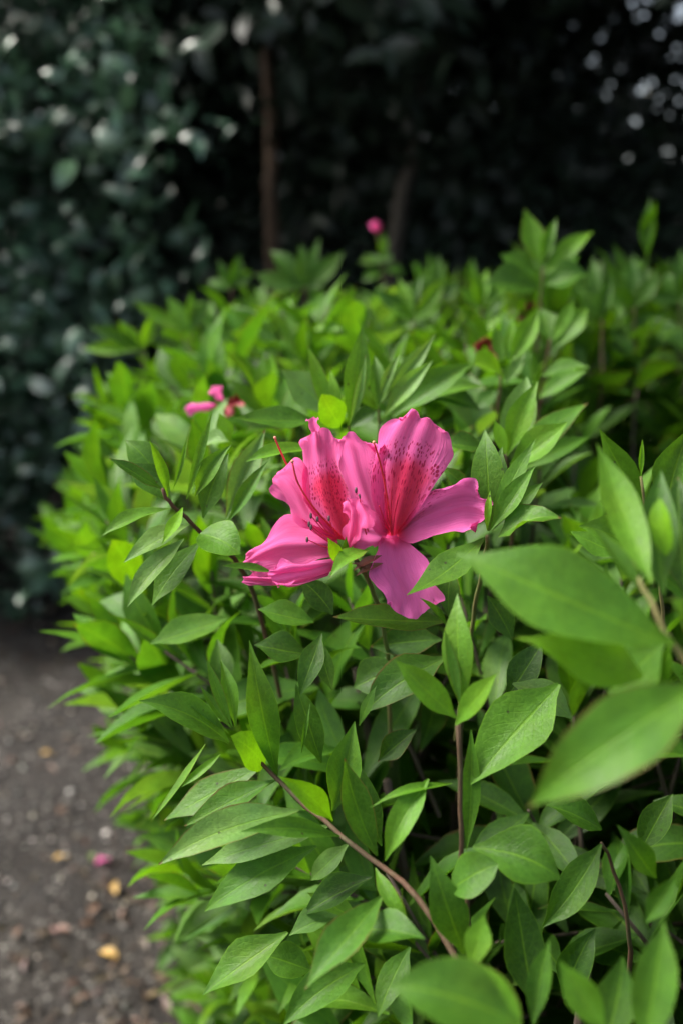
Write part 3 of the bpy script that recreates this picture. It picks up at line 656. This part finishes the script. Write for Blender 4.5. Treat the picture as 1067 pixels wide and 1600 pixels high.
# small leaves and bud scales where the two flowers meet
s = shoot('A', [(600, 985, 40), (585, 930, 38.4), (560, 880, 36.6), (545, 868, 35.4)], 1.5, 1.2, M_GREENSTEM)
HL(s, 532, 880, 34.8, 512, 840, 34.2, 24, 'y', .2, fold=.6)
HL(s, 543, 872, 35, 541, 838, 34.6, 9, 'm', .2)
HL(s, 576, 860, 35.2, 515, 903, 33.6, 26, 'g', .55, fold=.3, bow=.12)
HL(s, 530, 884, 35, 532, 850, 34.6, 18, 'd', .2, fold=.4)
for x0, y0, x1, y1, w in [(596, 868, 552, 892, 14), (598, 880, 556, 900, 13), (590, 896, 548, 880, 12)]:
    V, uv = leaf_geo(P(x0, y0, 36.6), P(x1, y1, 36.2), nz([0, -.6, .8]), w / FPX * .37, 6, 4, .5, .1)
    child('bud_scale', mesh_np('bud_scale', V, lq(6, 4), M_BROWN, uv), s[0])

def wilted(bn, x, y, d, size, label, cols, seed):
    """a small, partly hidden flower deeper in the hedge"""
    f = flower(bn, label); r = np.random.default_rng(seed)
    for i, (dx, dy, hue) in enumerate(cols):
        c = np.array([x + dx * .2, y + dy * .2]); t = np.array([x + dx, y + dy]); a = nz(t - c); pr = np.array([-a[1], a[0]]) * size
        rows = []
        for k, (q, w) in enumerate(((0, .25), (.35, .8), (.75, 1.), (1., .55))):
            m = c + (t - c) * q
            dd = d - 1.2 * q + .4 * i
            rows.append([(*(m - pr * w), dd), (*m, dd + .5), (*(m + pr * w), dd)])
        petal(f, rows, None, hue, .7, 12, 9, seed + i, M_PETAL if hue > .14 else M_RED if hue >= 0 else M_DARKRED)
    return f
wilted('A', 352, 632, 57, 9, 'half hidden pink and red flower under the leaves', [(-62, 8, .7), (-18, -28, .35), (16, -4, .05), (8, 18, .1), (40, -14, .0)], 21)
wilted('C', 756, 545, 63, 9, 'small red flower half hidden behind a bright round leaf', [(14, -12, 0), (-14, 2, 0), (20, 12, 0), (-8, -12, .05)], 31)
wilted('C', 822, 492, 72, 7, 'dark red withered flower low on a tall stem', [(-10, 12, -1), (8, -20, -1), (-4, -8, -1)], 41)
f = wilted('B', 586, 364, 118, 4.5, 'lone pink flower bud on a bare stalk before the dark trees', [(-5, -16, .2), (4, -16, .2), (-1, -19, .15), (6, -8, .2)], 51)
s = shoot('B', [(598, 500, 119), (597, 430, 118.6), (596, 400, 118.4), (589, 366, 118)], 1.8, 1.2, M_GREENSTEM)
for a in [(597, 410, 118, 560, 412, 117, 14, 'p', .6), (597, 405, 118, 600, 362, 117.6, 15, 'g', .2), (597, 412, 118, 572, 398, 119, 14, 'p', .5), (597, 408, 118, 612, 396, 118, 12, 'p', .4),
          (598, 420, 118, 632, 430, 118, 18, 'm', .5), (598, 425, 118, 565, 440, 118, 18, 'm', .5)]:
    HL(s, *a)

# ------------------------------------------------------------------ the body of the hedge
YL = np.array([-.2, .10, .25, .35, .45, .60, .75, .90, 1.05, 1.20, 1.35])
XL = np.array([.26, .19, .07, .0, -.068, -.145, -.188, -.208, -.195, -.15, .0])
ZT = np.array([.46, .48, .515, .565, .615, .655, .675, .680, .675, .66, .60])
def noise2(x, y): return math.sin(x * 17 + y * 9) * .5 + math.sin(x * 7 - y * 23 + 1.7) * .35 + math.sin(x * 41 + y * 37) * .25
def surface(y, s):
    """s in [0, 1.6]: metres along the profile from the ground on the path side over the top"""
    xl, zt = np.interp(y, YL, XL), np.interp(y, YL, ZT)
    lo = .06 * max(0., min(1., (.88 - y) / .3))
    prof = np.array([(xl + .075 + lo, .03), (xl + .055 + lo, .15), (xl + .025 + lo * .6, .30), (xl, .44), (xl + .012, .54), (xl + .04, zt - .055), (xl + .10, zt - .01), (xl + .24, zt), (1.05, zt)])
    seg = np.linalg.norm(np.diff(prof, axis=0), axis=1); cum = np.concatenate([[0], np.cumsum(seg)])
    x = np.interp(s, cum, prof[:, 0]); z = np.interp(s, cum, prof[:, 1])
    x2, z2 = np.interp(s + .03, cum, prof[:, 0]), np.interp(s + .03, cum, prof[:, 1])
    x1, z1 = np.interp(s - .03, cum, prof[:, 0]), np.interp(s - .03, cum, prof[:, 1])
    t = nz([x2 - x1, 0, z2 - z1]); n = np.array([-t[2], 0, t[0]])
    if x > .13 and z > zt - .05:                                   # dip between the bushes
        dip = .17 * math.exp(-((x - .23) / .11) ** 2 - ((y - .60) / .13) ** 2) + .03 * math.exp(-((x - .1) / .12) ** 2 - ((y - .86) / .06) ** 2)
        z -= dip
        if dip > .05 and rng.random() < .8: z -= .12
    return np.array([x, y, z]), n
HA = np.array(HERO); seg_a = HA[:, 0:2]; seg_b = HA[:, 3:5]; hd = (HA[:, 2] + HA[:, 5]) / 2
def blocks_hero(pts):
    px, py, d = proj(pts)
    q = np.stack([px, py], 1)[:, None]
    ab = seg_b - seg_a; t = np.clip(((q - seg_a) * ab).sum(2) / (ab * ab).sum(1), 0, 1)
    dist = np.linalg.norm(q - (seg_a + ab * t[..., None]), axis=2)
    hdep = HA[:, 2] + (HA[:, 5] - HA[:, 2]) * t
    return bool(((dist < HA[:, 6] * .42 + 4) & (d[:, None] < hdep + .2)).any())
def blocks_flower(pts):
    px, py, d = proj(pts)
    a = (px > 395) & (px < 760) & (py > 655) & (py < 955) & (d < 39.5)
    a |= (px > 420) & (px < 740) & (py > 955) & (py < 1300) & (d < 37)
    a |= (px < 330) & (py > 1430) & (d < 46)
    a |= (px > 860) & (py > 490) & (py < 690) & (d < 66)
    a |= (px > 830) & (px < 960) & (py > 690) & (py < 800) & (d < 52)
    a |= (px > 560) & (px < 640) & (py > 330) & (py < 420) & (d < 119)
    a |= (px > 285) & (px < 345) & (py > 622) & (py < 650) & (d < 57)
    a |= (px > 735) & (px < 780) & (py > 525) & (py < 560) & (d < 64)
    return bool(a.any())
NEARLIM = 11
def too_near(pts):
    r = np.linalg.norm(pts - CAM, axis=1)
    px, py, d = proj(pts)
    inside = (d > 0) & (px > -60) & (px < 1130) & (py > -60) & (py < 1660)
    return bool((r < .17).any() or (inside & (d < 29 + 3 * (py < 1150) + NEARLIM * ((px > 500) & (py > 940)))).any())
LEAVES = []                                        # (bush, V, uv, col)
STEMS = {'A': Acc(), 'B': Acc(), 'C': Acc()}
def which(p):
    if p[1] > .80 and p[0] < .17: return 'B'
    if p[0] > .17 and p[1] > .60: return 'C'
    return 'A'
def random_shoot(p, d, size=1., inner=False):
    d = nz(d); e1 = nz(np.cross(d, [.31, .2, .9])); e2 = np.cross(d, e1)
    bn = which(p); l = rng.uniform(.04, .07) * size; n = int(rng.integers(8, 13))
    az = rng.uniform(0, 6.28); young = rng.beta(1.7, 2.9); tone = np.clip(rng.normal(.5, .16), .1, .9); pale = .6 if rng.random() < .2 else .05
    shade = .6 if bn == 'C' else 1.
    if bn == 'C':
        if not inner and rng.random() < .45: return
        size *= 1.2; tone *= .45; young *= .4  # shade over this bush put into darker, less yellow leaf colour
    if p[1] > .95: young *= .5; tone *= .75  # tree shade at the far end put into leaf colour
    bend = rng.normal(0, .25, 3); made = 0
    for i in range(n):
        s = (i + .5) / n; az += 2.4 + rng.normal(0, .25)
        q = p + d * l * (s ** .8) + bend * l * .4 * s * s
        off = R(72 - 52 * s + rng.normal(0, 9)) if not inner else R(75 + rng.normal(0, 12))
        a = nz(d * math.cos(off) + (e1 * math.cos(az) + e2 * math.sin(az)) * math.sin(off))
        a = nz(a + np.array([0, 0, .12 - .25 * (1 - s)]))
        L = (.056 - .024 * s ** 1.5) * rng.uniform(.75, 1.2) * size
        nrm = nz(d * .7 + np.array([-.1, 0, .5]) + rng.normal(0, .18, 3))
        yk = np.clip((s - .55) * 1.2 * young + young * .45 + rng.normal(0, .05), 0, 1)
        if s > .8 and rng.random() < .12: yk = .95
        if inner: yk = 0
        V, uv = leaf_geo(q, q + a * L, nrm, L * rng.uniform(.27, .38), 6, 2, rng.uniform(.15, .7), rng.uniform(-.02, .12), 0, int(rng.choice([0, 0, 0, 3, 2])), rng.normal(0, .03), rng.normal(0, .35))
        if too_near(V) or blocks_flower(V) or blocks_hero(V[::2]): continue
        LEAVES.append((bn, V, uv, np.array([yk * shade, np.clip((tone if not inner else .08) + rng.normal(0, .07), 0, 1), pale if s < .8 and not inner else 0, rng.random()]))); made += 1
    if made > 4:
        tp = p + d * l + bend * l * .4
        pth = smooth_path([p - d * .05, p, tp], 5)
        if not (too_near(pth) or blocks_flower(pth) or blocks_hero(pth)):
            V, Q = tube(pth, [.0013, .0012, .0011, .0009, .0007], 4); STEMS[bn].add(V, Q)
placed = {}
def spaced(p, r):
    k = tuple((p // r).astype(int))
    for dx in (-1, 0, 1):
        for dy in (-1, 0, 1):
            for dz in (-1, 0, 1):
                for q in placed.get((k[0] + dx, k[1] + dy, k[2] + dz), ()):
                    if np.linalg.norm(q - p) < r: return False
    placed.setdefault(k, []).append(p); return True
for it in range(14000):
    y = rng.uniform(-.05, 1.32); s_ = rng.uniform(0, 1.55)
    p, n = surface(y, s_)
    p = p + n * (.034 * noise2(p[0] * 1.3 + p[2], y * 1.3) - rng.uniform(.02, .06))
    if p[0] > .95: continue
    if not spaced(p, .034 if y < .5 else .041): continue
    d = n * .65 + np.array([0, 0, .65]) + rng.normal(0, .28, 3)
    if y > 1.15: d = d + np.array([0, .5, 0])
    random_shoot(p, d, rng.uniform(.85, 1.15))
placed.clear()
for it in range(9000):                             # older leaves inside; their dark tone paints in the interior shade
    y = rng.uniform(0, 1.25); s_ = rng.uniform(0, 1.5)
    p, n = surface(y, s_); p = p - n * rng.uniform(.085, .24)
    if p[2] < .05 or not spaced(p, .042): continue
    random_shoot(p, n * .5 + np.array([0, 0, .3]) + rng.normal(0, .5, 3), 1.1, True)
print('random leaves', len(LEAVES))
# which of them show largest: cast a few rays at each
VV = [g[0] for g in hero_geo]; QQ = []; owner = []; off = 0
for gi, (v, q) in enumerate(hero_geo): QQ.append(q + off); owner += [-1] * len(q); off += len(v)
q62 = lq(6, 2)
for li, (bn, v, uv, c) in enumerate(LEAVES): VV.append(v); QQ.append(q62 + off); owner += [li] * len(q62); off += len(v)
bvh = BVHTree.FromPolygons(np.vstack(VV).tolist(), np.vstack(QQ).tolist())
camv = Vector(CAM); score = np.zeros(len(LEAVES))
for li, (bn, v, uv, c) in enumerate(LEAVES):
    px, py, d = proj(v)
    if px.max() < 0 or px.min() > 1067 or py.max() < 0 or py.min() > 1600 or d.min() < 1: continue
    area = abs(np.ptp(px) * np.ptp(py)) ** .5; vis = 0
    for k in (4, 7, 10, 13, 9, 11):
        tgt = (v[k] * .8 + v[10] * .2) if k != 10 else v[10]
        h = bvh.ray_cast(camv, (Vector(tgt) - camv).normalized())
        if h[2] is not None and owner[h[2]] == li: vis += 1
    score[li] = area * vis / 6
n_hero = {k: 0 for k in BUSH}
for o in bpy.data.objects:
    if o.name.startswith('leaf') and o.parent:
        for k in BUSH:
            if o.parent.parent is BUSH[k]: n_hero[k] += 1
print('hero leaves', n_hero)
foli = {k: Acc() for k in BUSH}
for k in BUSH:
    ids = [i for i in range(len(LEAVES)) if LEAVES[i][0] == k]
    ids.sort(key=lambda i: -score[i])
    own = [i for i in ids[:max(0, 298 - n_hero[k])] if score[i] > 0]
    os_ = set(own)
    for i in own:
        _, v, uv, c = LEAVES[i]
        child('leaf', mesh_np('leaf', v, q62, M_LEAF, uv, np.tile(c, (len(v), 1))), BUSH[k])
    for i in ids:
        if i in os_: continue
        _, v, uv, c = LEAVES[i]; foli[k].add(v, q62, uv, c)
    child('foliage', foli[k].mesh('foliage', M_LEAF), BUSH[k], kind='stuff')
    child('twig_growth', STEMS[k].mesh('twig_growth', M_WOOD), BUSH[k], kind='stuff')
# woody branches from the ground
for k, (bx, by), n in (('A', (.14, .42), 16), ('B', (-.02, 1.0), 10), ('C', (.5, .95), 10)):
    for i in range(n):
        an = rng.uniform(0, 6.28); rr = rng.uniform(.1, .26)
        b0 = np.array([bx + .05 * math.cos(an), by + .05 * math.sin(an), -.01]); e = np.array([bx + rr * math.cos(an), by + rr * math.sin(an), rng.uniform(.42, .56)])
        xl = np.interp(e[1], YL, XL) + .07
        e[0] = max(e[0], xl)
        e[2] = min(e[2], np.interp(e[1], YL, ZT) - .07)
        m1 = b0 * .6 + e * .4 + np.array([0, 0, .06]); pth = smooth_path([b0, m1, e], 10) + rng.normal(0, .004, (10, 3))
        V, Q = tube(pth, np.linspace(.0065, .002, 10), 6)
        child('branch', mesh_np('branch', V, Q, M_WOOD), BUSH[k])

# ================================================================== plants behind
def unit(v): return v / (np.linalg.norm(v, axis=-1, keepdims=True) + 1e-12)
def leaf_batch(base, tip, nrm, width, nl, fold, bow, e0, e1, twist):
    ax = tip - base; L = np.linalg.norm(ax, axis=1); a = ax / L[:, None]
    n = unit(nrm - a * (nrm * a).sum(1, keepdims=True)); s = np.cross(a, n)
    t = np.linspace(0, 1, nl + 1); u = np.array([-1., 0, 1.]); T, U = np.meshgrid(t, u, indexing='ij'); T = T.ravel()[None]; U = U.ravel()[None]
    e0, e1 = e0[:, None], e1[:, None]; tm = e0 / (e0 + e1)
    W = np.maximum(T ** e0 * (1 - T) ** e1 / (tm ** e0 * (1 - tm) ** e1), .05) * width[:, None] / 2
    on = fold[:, None] * np.abs(U) * W; os_ = U * W; ang = twist[:, None] * (T - .3)
    o1 = os_ * np.cos(ang) - on * np.sin(ang); o2 = os_ * np.sin(ang) + on * np.cos(ang) + bow[:, None] * L[:, None] * 4 * T * (1 - T)
    V = base[:, None] + a[:, None] * (T * L[:, None])[..., None] + s[:, None] * o1[..., None] + n[:, None] * o2[..., None]
    return V, np.stack([U[0] * .5 + .5, T[0]], 1)
def scatter_leaves(out, n, sampler, size, wr, young=.3, nl=4, keep=None, face=.5, fold=(.1, .4), bow=(0, .12)):
    p, o = sampler(n)
    if keep is not None: m = keep(p); p, o = p[m], o[m]
    n = len(p)
    a = unit(rng.normal(0, 1, (n, 3)) + o * .8 + np.array([0, 0, -.15])); L = size * rng.uniform(.6, 1.25, n)
    nrm = unit(o * face + np.array([0, 0, 1.3 - face]) + rng.normal(0, .45, (n, 3)))
    sh = rng.integers(0, 3, n)
    V, uv = leaf_batch(p, p + a * L[:, None], nrm, L * wr * rng.uniform(.85, 1.15, n), nl, rng.uniform(*fold, n), rng.uniform(*bow, n),
                       np.array([.9, .8, 1.])[sh], np.array([.85, 1.1, .7])[sh], rng.normal(0, .3, n))
    c = np.stack([rng.beta(1.5, 4, n) * young * 2, np.clip(rng.normal(.5, .2, n), 0, 1), np.full(n, .1), rng.random(n)], 1)
    out.append((V, uv, c)); return out
def blob_sampler(blobs, shell=.5):
    vol = np.array([b[1][0] * b[1][1] * b[1][2] for b in blobs]); vol = vol / vol.sum()
    cc = np.array([b[0] for b in blobs]); rr = np.array([b[1] for b in blobs])
    def f(n):
        m = max(60, n // 26)                       # leaves sit in sprays, not evenly
        k = rng.choice(len(blobs), m, p=vol); d = unit(rng.normal(0, 1, (m, 3))); rad = 1 - shell * rng.random((m, 1)) ** 1.5
        c0 = cc[k] + d * rr[k] * rad; j = rng.integers(0, m, n); o = rng.normal(0, 1, (n, 3)) * np.array([.055, .055, .045])
        return c0[j] + o, unit(d[j] + o * 9)
    return f
def build_plant(root, leaves, mat, nl, n_single, name='foliage'):
    V, uv, c = leaves[0]; q = lq(nl, 2); n, k, _ = V.shape; top = []
    if n_single:
        px, py, d = proj(V.reshape(-1, 3)); px, py, d = px.reshape(n, k), py.reshape(n, k), d.reshape(n, k)
        sc = np.ptp(px, 1) * np.ptp(py, 1) / (1 + np.maximum(0, d.mean(1) - 180) * .02)
        sc = sc * (px.mean(1) > 0) * (px.mean(1) < 1067) * (py.mean(1) > 0) * (py.mean(1) < 1600) * (d.min(1) > 10)
        qv = (q[None] + (np.arange(n) * k)[:, None, None]).reshape(-1, 4)
        bv = BVHTree.FromPolygons(V.reshape(-1, 3).tolist(), qv.tolist()); nq = len(q)
        for i in np.argsort(sc)[::-1]:
            if len(top) >= n_single or sc[i] <= 0: break
            h = bv.ray_cast(camv, (Vector(V[i, k // 2]) - camv).normalized())
            if h[2] is not None and h[2] // nq == i: top.append(int(i))
        for i in top: child('leaf', mesh_np('leaf', V[i], q, mat, uv, np.tile(c[i], (k, 1))), root)
    m = np.ones(n, bool); m[top] = False; V, c = V[m], c[m]; n = len(V)
    qv = (q[None] + (np.arange(n) * k)[:, None, None]).reshape(-1, 4)
    child(name, mesh_np(name, V.reshape(-1, 3), qv, mat, np.tile(uv, (n, 1)), np.repeat(c, k, 0)), root, kind='stuff')
def limb(root, name, pts, r0, r1, mat, n=14, sides=8, rough=.01):
    p = smooth_path(pts, n) + rng.normal(0, rough, (n, 3)) * np.linspace(0, 1, n)[:, None]
    rad = np.linspace(r0, r1, n) * (1 + rng.normal(0, .06, n))
    V = []
    V, Q = tube(p, rad, sides)
    return child(name, mesh_np(name, V, Q, mat), root)

# glossy evergreen shrub beside the path
G = link('evergreen_shrub', None, label='tall glossy evergreen shrub with shiny leaves at the end of the path', cat='shrub'); G.location = (-1.05, 2.45, 0)
blobs = [((-1.05, 2.35, .95), (.52, .38, .60)), ((-.72, 2.10, 1.0), (.26, .26, .42)), ((-1.0, 2.05, .45), (.45, .30, .42)), ((-1.5, 2.4, .9), (.55, .45, .9)),
         ((-.95, 2.4, 1.6), (.55, .40, .55)), ((-.66, 2.0, .62), (.20, .18, .28)), ((-1.5, 2.2, .4), (.5, .4, .42)), ((-.62, 2.2, 1.35), (.2, .25, .22)), ((-.36, 1.98, .92), (.14, .16, .26)), ((-.45, 1.92, .62), (.14, .14, .2)), ((-.75, 2.0, .18), (.45, .22, .22)), ((-.45, 2.15, .2), (.3, .25, .25))]
lv = []; scatter_leaves(lv, 17000, blob_sampler(blobs, .55), .055, .42, .35, 5, None, .95, (-.5, .5), (.08, .26))
build_plant(G, lv, M_GLOSS, 5, 280)
for k in range(7):
    b0 = np.array([-1.05 + rng.uniform(-.1, .1), 2.45 + rng.uniform(-.08, .08), -.02]); c, r = blobs[k % len(blobs)]
    limb(G, 'branch', [b0, (b0 + np.array(c)) / 2 + np.array([0, 0, .1]), np.array(c)], .022, .006, M_WOOD)

# two slim trees with overhanging crowns
def tree(label, trunk_pts, r0, r1, mat, crown_blobs, nleaf, limbs):
    root = link('evergreen_tree', None, label=label, cat='tree', group='trees behind the azaleas'); root.location = tuple(trunk_pts[0])
    limb(root, 'trunk', trunk_pts, r0, r1, mat, 22, 10, .006)
    for q in limbs: limb(root, 'branch', q, r1 * .7, r1 * .25, mat, 10, 7)
    lv = []; scatter_leaves(lv, nleaf, blob_sampler(crown_blobs, .8), .085, .42, .2, 3)
    build_plant(root, lv, M_HEDGE, 3, 0, 'crown')
a1 = P(424, 330, 262); a2 = P(424, 200, 262)
tree('evergreen tree with the thicker upright brown trunk', [(a1[0] - .01, a1[1], -.03), (a1[0] + .01, a1[1], .4), a1 + [.0, 0, 0], a2, (a2[0] - .03, a2[1], 1.7), (a2[0], a2[1], 2.5)], .022, .014, M_BARK,
     [((.0, 2.35, 1.45), (.5, .4, .42)), ((.05, 2.5, 1.80), (.55, .65, .40)), ((.0, 2.95, 2.1), (.8, .6, .5)), ((.15, 2.5, 2.4), (.6, .8, .45)), ((.2, 1.75, 2.15), (.5, .45, .30)), ((-.55, 1.30, 2.08), (.45, .40, .26)), ((-.3, 1.65, 2.1), (.4, .4, .25))], 15000,  # forward left blobs out of view, added to shade the back-right bush
     [[(a2[0], a2[1], 1.5), (-.3, 1.95, 1.95), (-.55, 1.3, 2.08)], [(a2[0], a2[1], 1.45), (.1, 2.6, 1.7), (.3, 2.4, 2.0)]])  # first limb, also unseen, added to carry those shading blobs
b1 = P(622, 345, 275); b2 = P(655, 190, 278)
tree('evergreen tree with the thin leaning pale trunk', [(b1[0] - .06, b1[1], -.03), (b1[0] - .03, b1[1], .5), b1, b2, (b2[0] + .08, b2[1], 1.7), (b2[0] + .2, b2[1], 2.4)], .026, .014, M_BARK2,
     [((.7, 2.4, 1.5), (.6, .4, .42)), ((.75, 2.5, 1.85), (.75, .75, .40)), ((1.0, 2.2, 2.2), (.8, .8, .45)), ((.6, 2.9, 2.4), (.8, .8, .5)), ((.85, 1.6, 2.15), (.6, .5, .35))], 12000,
     [[(b2[0], b2[1], 1.3), (.5, 2.6, 1.6), (.8, 2.4, 1.9)], [(b2[0] + .03, b2[1], 1.45), (.2, 2.6, 1.7), (.1, 2.3, 2.0)]])
# dense hedge closing the view
H = link('evergreen_hedge', None, label='dense dark evergreen hedge closing off the view behind the trees', cat='hedge'); H.location = (.3, 3.3, 0)
def hs(n):
    x = rng.uniform(-1.9, 2.3, n); z = rng.uniform(0, 2.6, n)
    y = 3.0 + .6 * rng.random(n) + .12 * np.sin(x * 5) * np.sin(z * 4)
    return np.stack([x, y, z], 1), np.tile([0, -1., .1], (n, 1))
def hkeep(p):
    thin = 1 / (1 + np.exp(-((p[:, 0] - .8) * 7 + (p[:, 2] - 1.08) * 9)))
    return rng.random(len(p)) > .60 * thin
lv = []; scatter_leaves(lv, 95000, hs, .085, .5, .15, 2, hkeep, 1.1)
build_plant(H, lv, M_HEDGE, 2, 0)
for k in range(9):
    x = -1.6 + k * .45 + rng.uniform(-.1, .1)
    limb(H, 'branch', [(x, 3.25, -.02), (x + rng.uniform(-.1, .1), 3.25, 1.0), (x + rng.uniform(-.2, .2), 3.25, 2.3)], .03, .008, M_WOOD)
# hedge on the far side of the bushes
H2 = link('evergreen_hedge', None, label='tall dark hedge standing along the shaded side of the azaleas', cat='hedge'); H2.location = (1.6, 1.4, 0)
def hs2(n):
    y = rng.uniform(-.2, 3.1, n); z = rng.uniform(0, 2.6, n)
    return np.stack([1.45 + .45 * rng.random(n) + .1 * np.sin(y * 6) * np.sin(z * 5), y, z], 1), np.tile([-1., 0, .1], (n, 1))
lv = []; scatter_leaves(lv, 9000, hs2, .10, .48, .15, 2)
build_plant(H2, lv, M_HEDGE, 2, 0)
for k in range(7):
    y = -.1 + k * .5
    limb(H2, 'branch', [(1.68, y, -.02), (1.68, y + .05, 1.0), (1.7, y, 2.3)], .03, .008, M_WOOD)

# ================================================================== fallen things on the path
lit = Acc()
for i in range(1500):
    y = rng.uniform(.4, 2.0); x = np.interp(y, YL, XL) + .06 - abs(rng.normal(0, .13))
    if y > 1.3: x = rng.uniform(-1.1, .1)
    L = rng.uniform(.006, .022); an = rng.uniform(0, 6.28); a_ = np.array([math.cos(an), math.sin(an), rng.uniform(-.15, .25)]) * L
    p = np.array([x, y, float(ground_z(x, y)) + .003])
    V, uv = leaf_geo(p - a_ / 2, p + a_ / 2, nz([rng.normal(0, .4), rng.normal(0, .4), 1]), L * rng.uniform(.2, .5), 3, 2, rng.uniform(0, .7), .15, 0, 0, 0, rng.normal(0, .6))
    g = rng.uniform(.02, .10) * (2 if rng.random() < .12 else 1)
    lit.add(V, lq(3, 2), uv, np.array([g, g * rng.uniform(.45, .75), g * rng.uniform(.2, .45), 1]))
link('leaf_litter', lit.mesh('leaf_litter', M_STONE), label='dry brown leaf litter scattered along the foot of the bush', cat='leaf litter', kind='stuff')
def on_ground(px, py):
    d = nz(P(px, py, 100) - CAM); t = -(CAM[2] - .004) / d[2]; p = CAM + d * t
    return np.array([p[0], p[1], float(ground_z(p[0], p[1])) + .005])
M_FALL = [plain('fallen_yellow', (.38, .23, .05), .6, .3, 120), plain('fallen_brown', (.085, .045, .025), .7, .4, 120), plain('fallen_green', (.12, .17, .04), .6, .3, 120)]
def fallen(px, py, L, mat, label, group, name='fallen_leaf', cat='leaf', wr=.5):
    p = on_ground(px, py); an = rng.uniform(0, 6.28); a = np.array([math.cos(an), math.sin(an), rng.uniform(-.05, .15)]) * L
    V, uv = leaf_geo(p - a / 2, p + a / 2, nz([rng.normal(0, .2), rng.normal(0, .2), 1]), L * wr, 6, 4, .35, .12, .25, 3, 0, rng.normal(0, .3))
    V[:, 2] += max(0, p[2] - V[:, 2].min())
    me = mesh_np(name, V - p, lq(6, 4), mat, uv, np.tile([0, .3, 0, 1.], (len(V), 1)))
    o = link(name, me, None, label=label, cat=cat, group=group); o.location = p
for px, py, L, lab in [(170, 1487, .026, 'largest of the yellow fallen leaves on the dark soil'), (96, 1342, .020, 'yellow fallen leaf lying some way out on the path from the pink petal'),
                       (182, 1388, .022, 'yellow fallen leaf between the pink petal and the edge of the bush'), (75, 1183, .020, 'yellow fallen leaf lying on the pale gravel patch')]:
    fallen(px, py, L, M_FALL[0], lab, 'yellow leaves fallen on the path')
for px, py, L in [(150, 1425, .026), (30, 1470, .02), (205, 1240, .022), (100, 1270, .024), (130, 1560, .018)]:
    fallen(px, py, L, M_FALL[1], 'withered brown fallen leaf lying on the dark soil', 'brown leaves fallen on the path')
fallen(162, 1346, .020, M_PETAL, 'single pink petal fallen on the dark soil', None, 'fallen_petal', 'petal', .7)
fallen(143, 1340, .016, M_FALL[2], 'small green fallen leaf next to the pink petal', None)
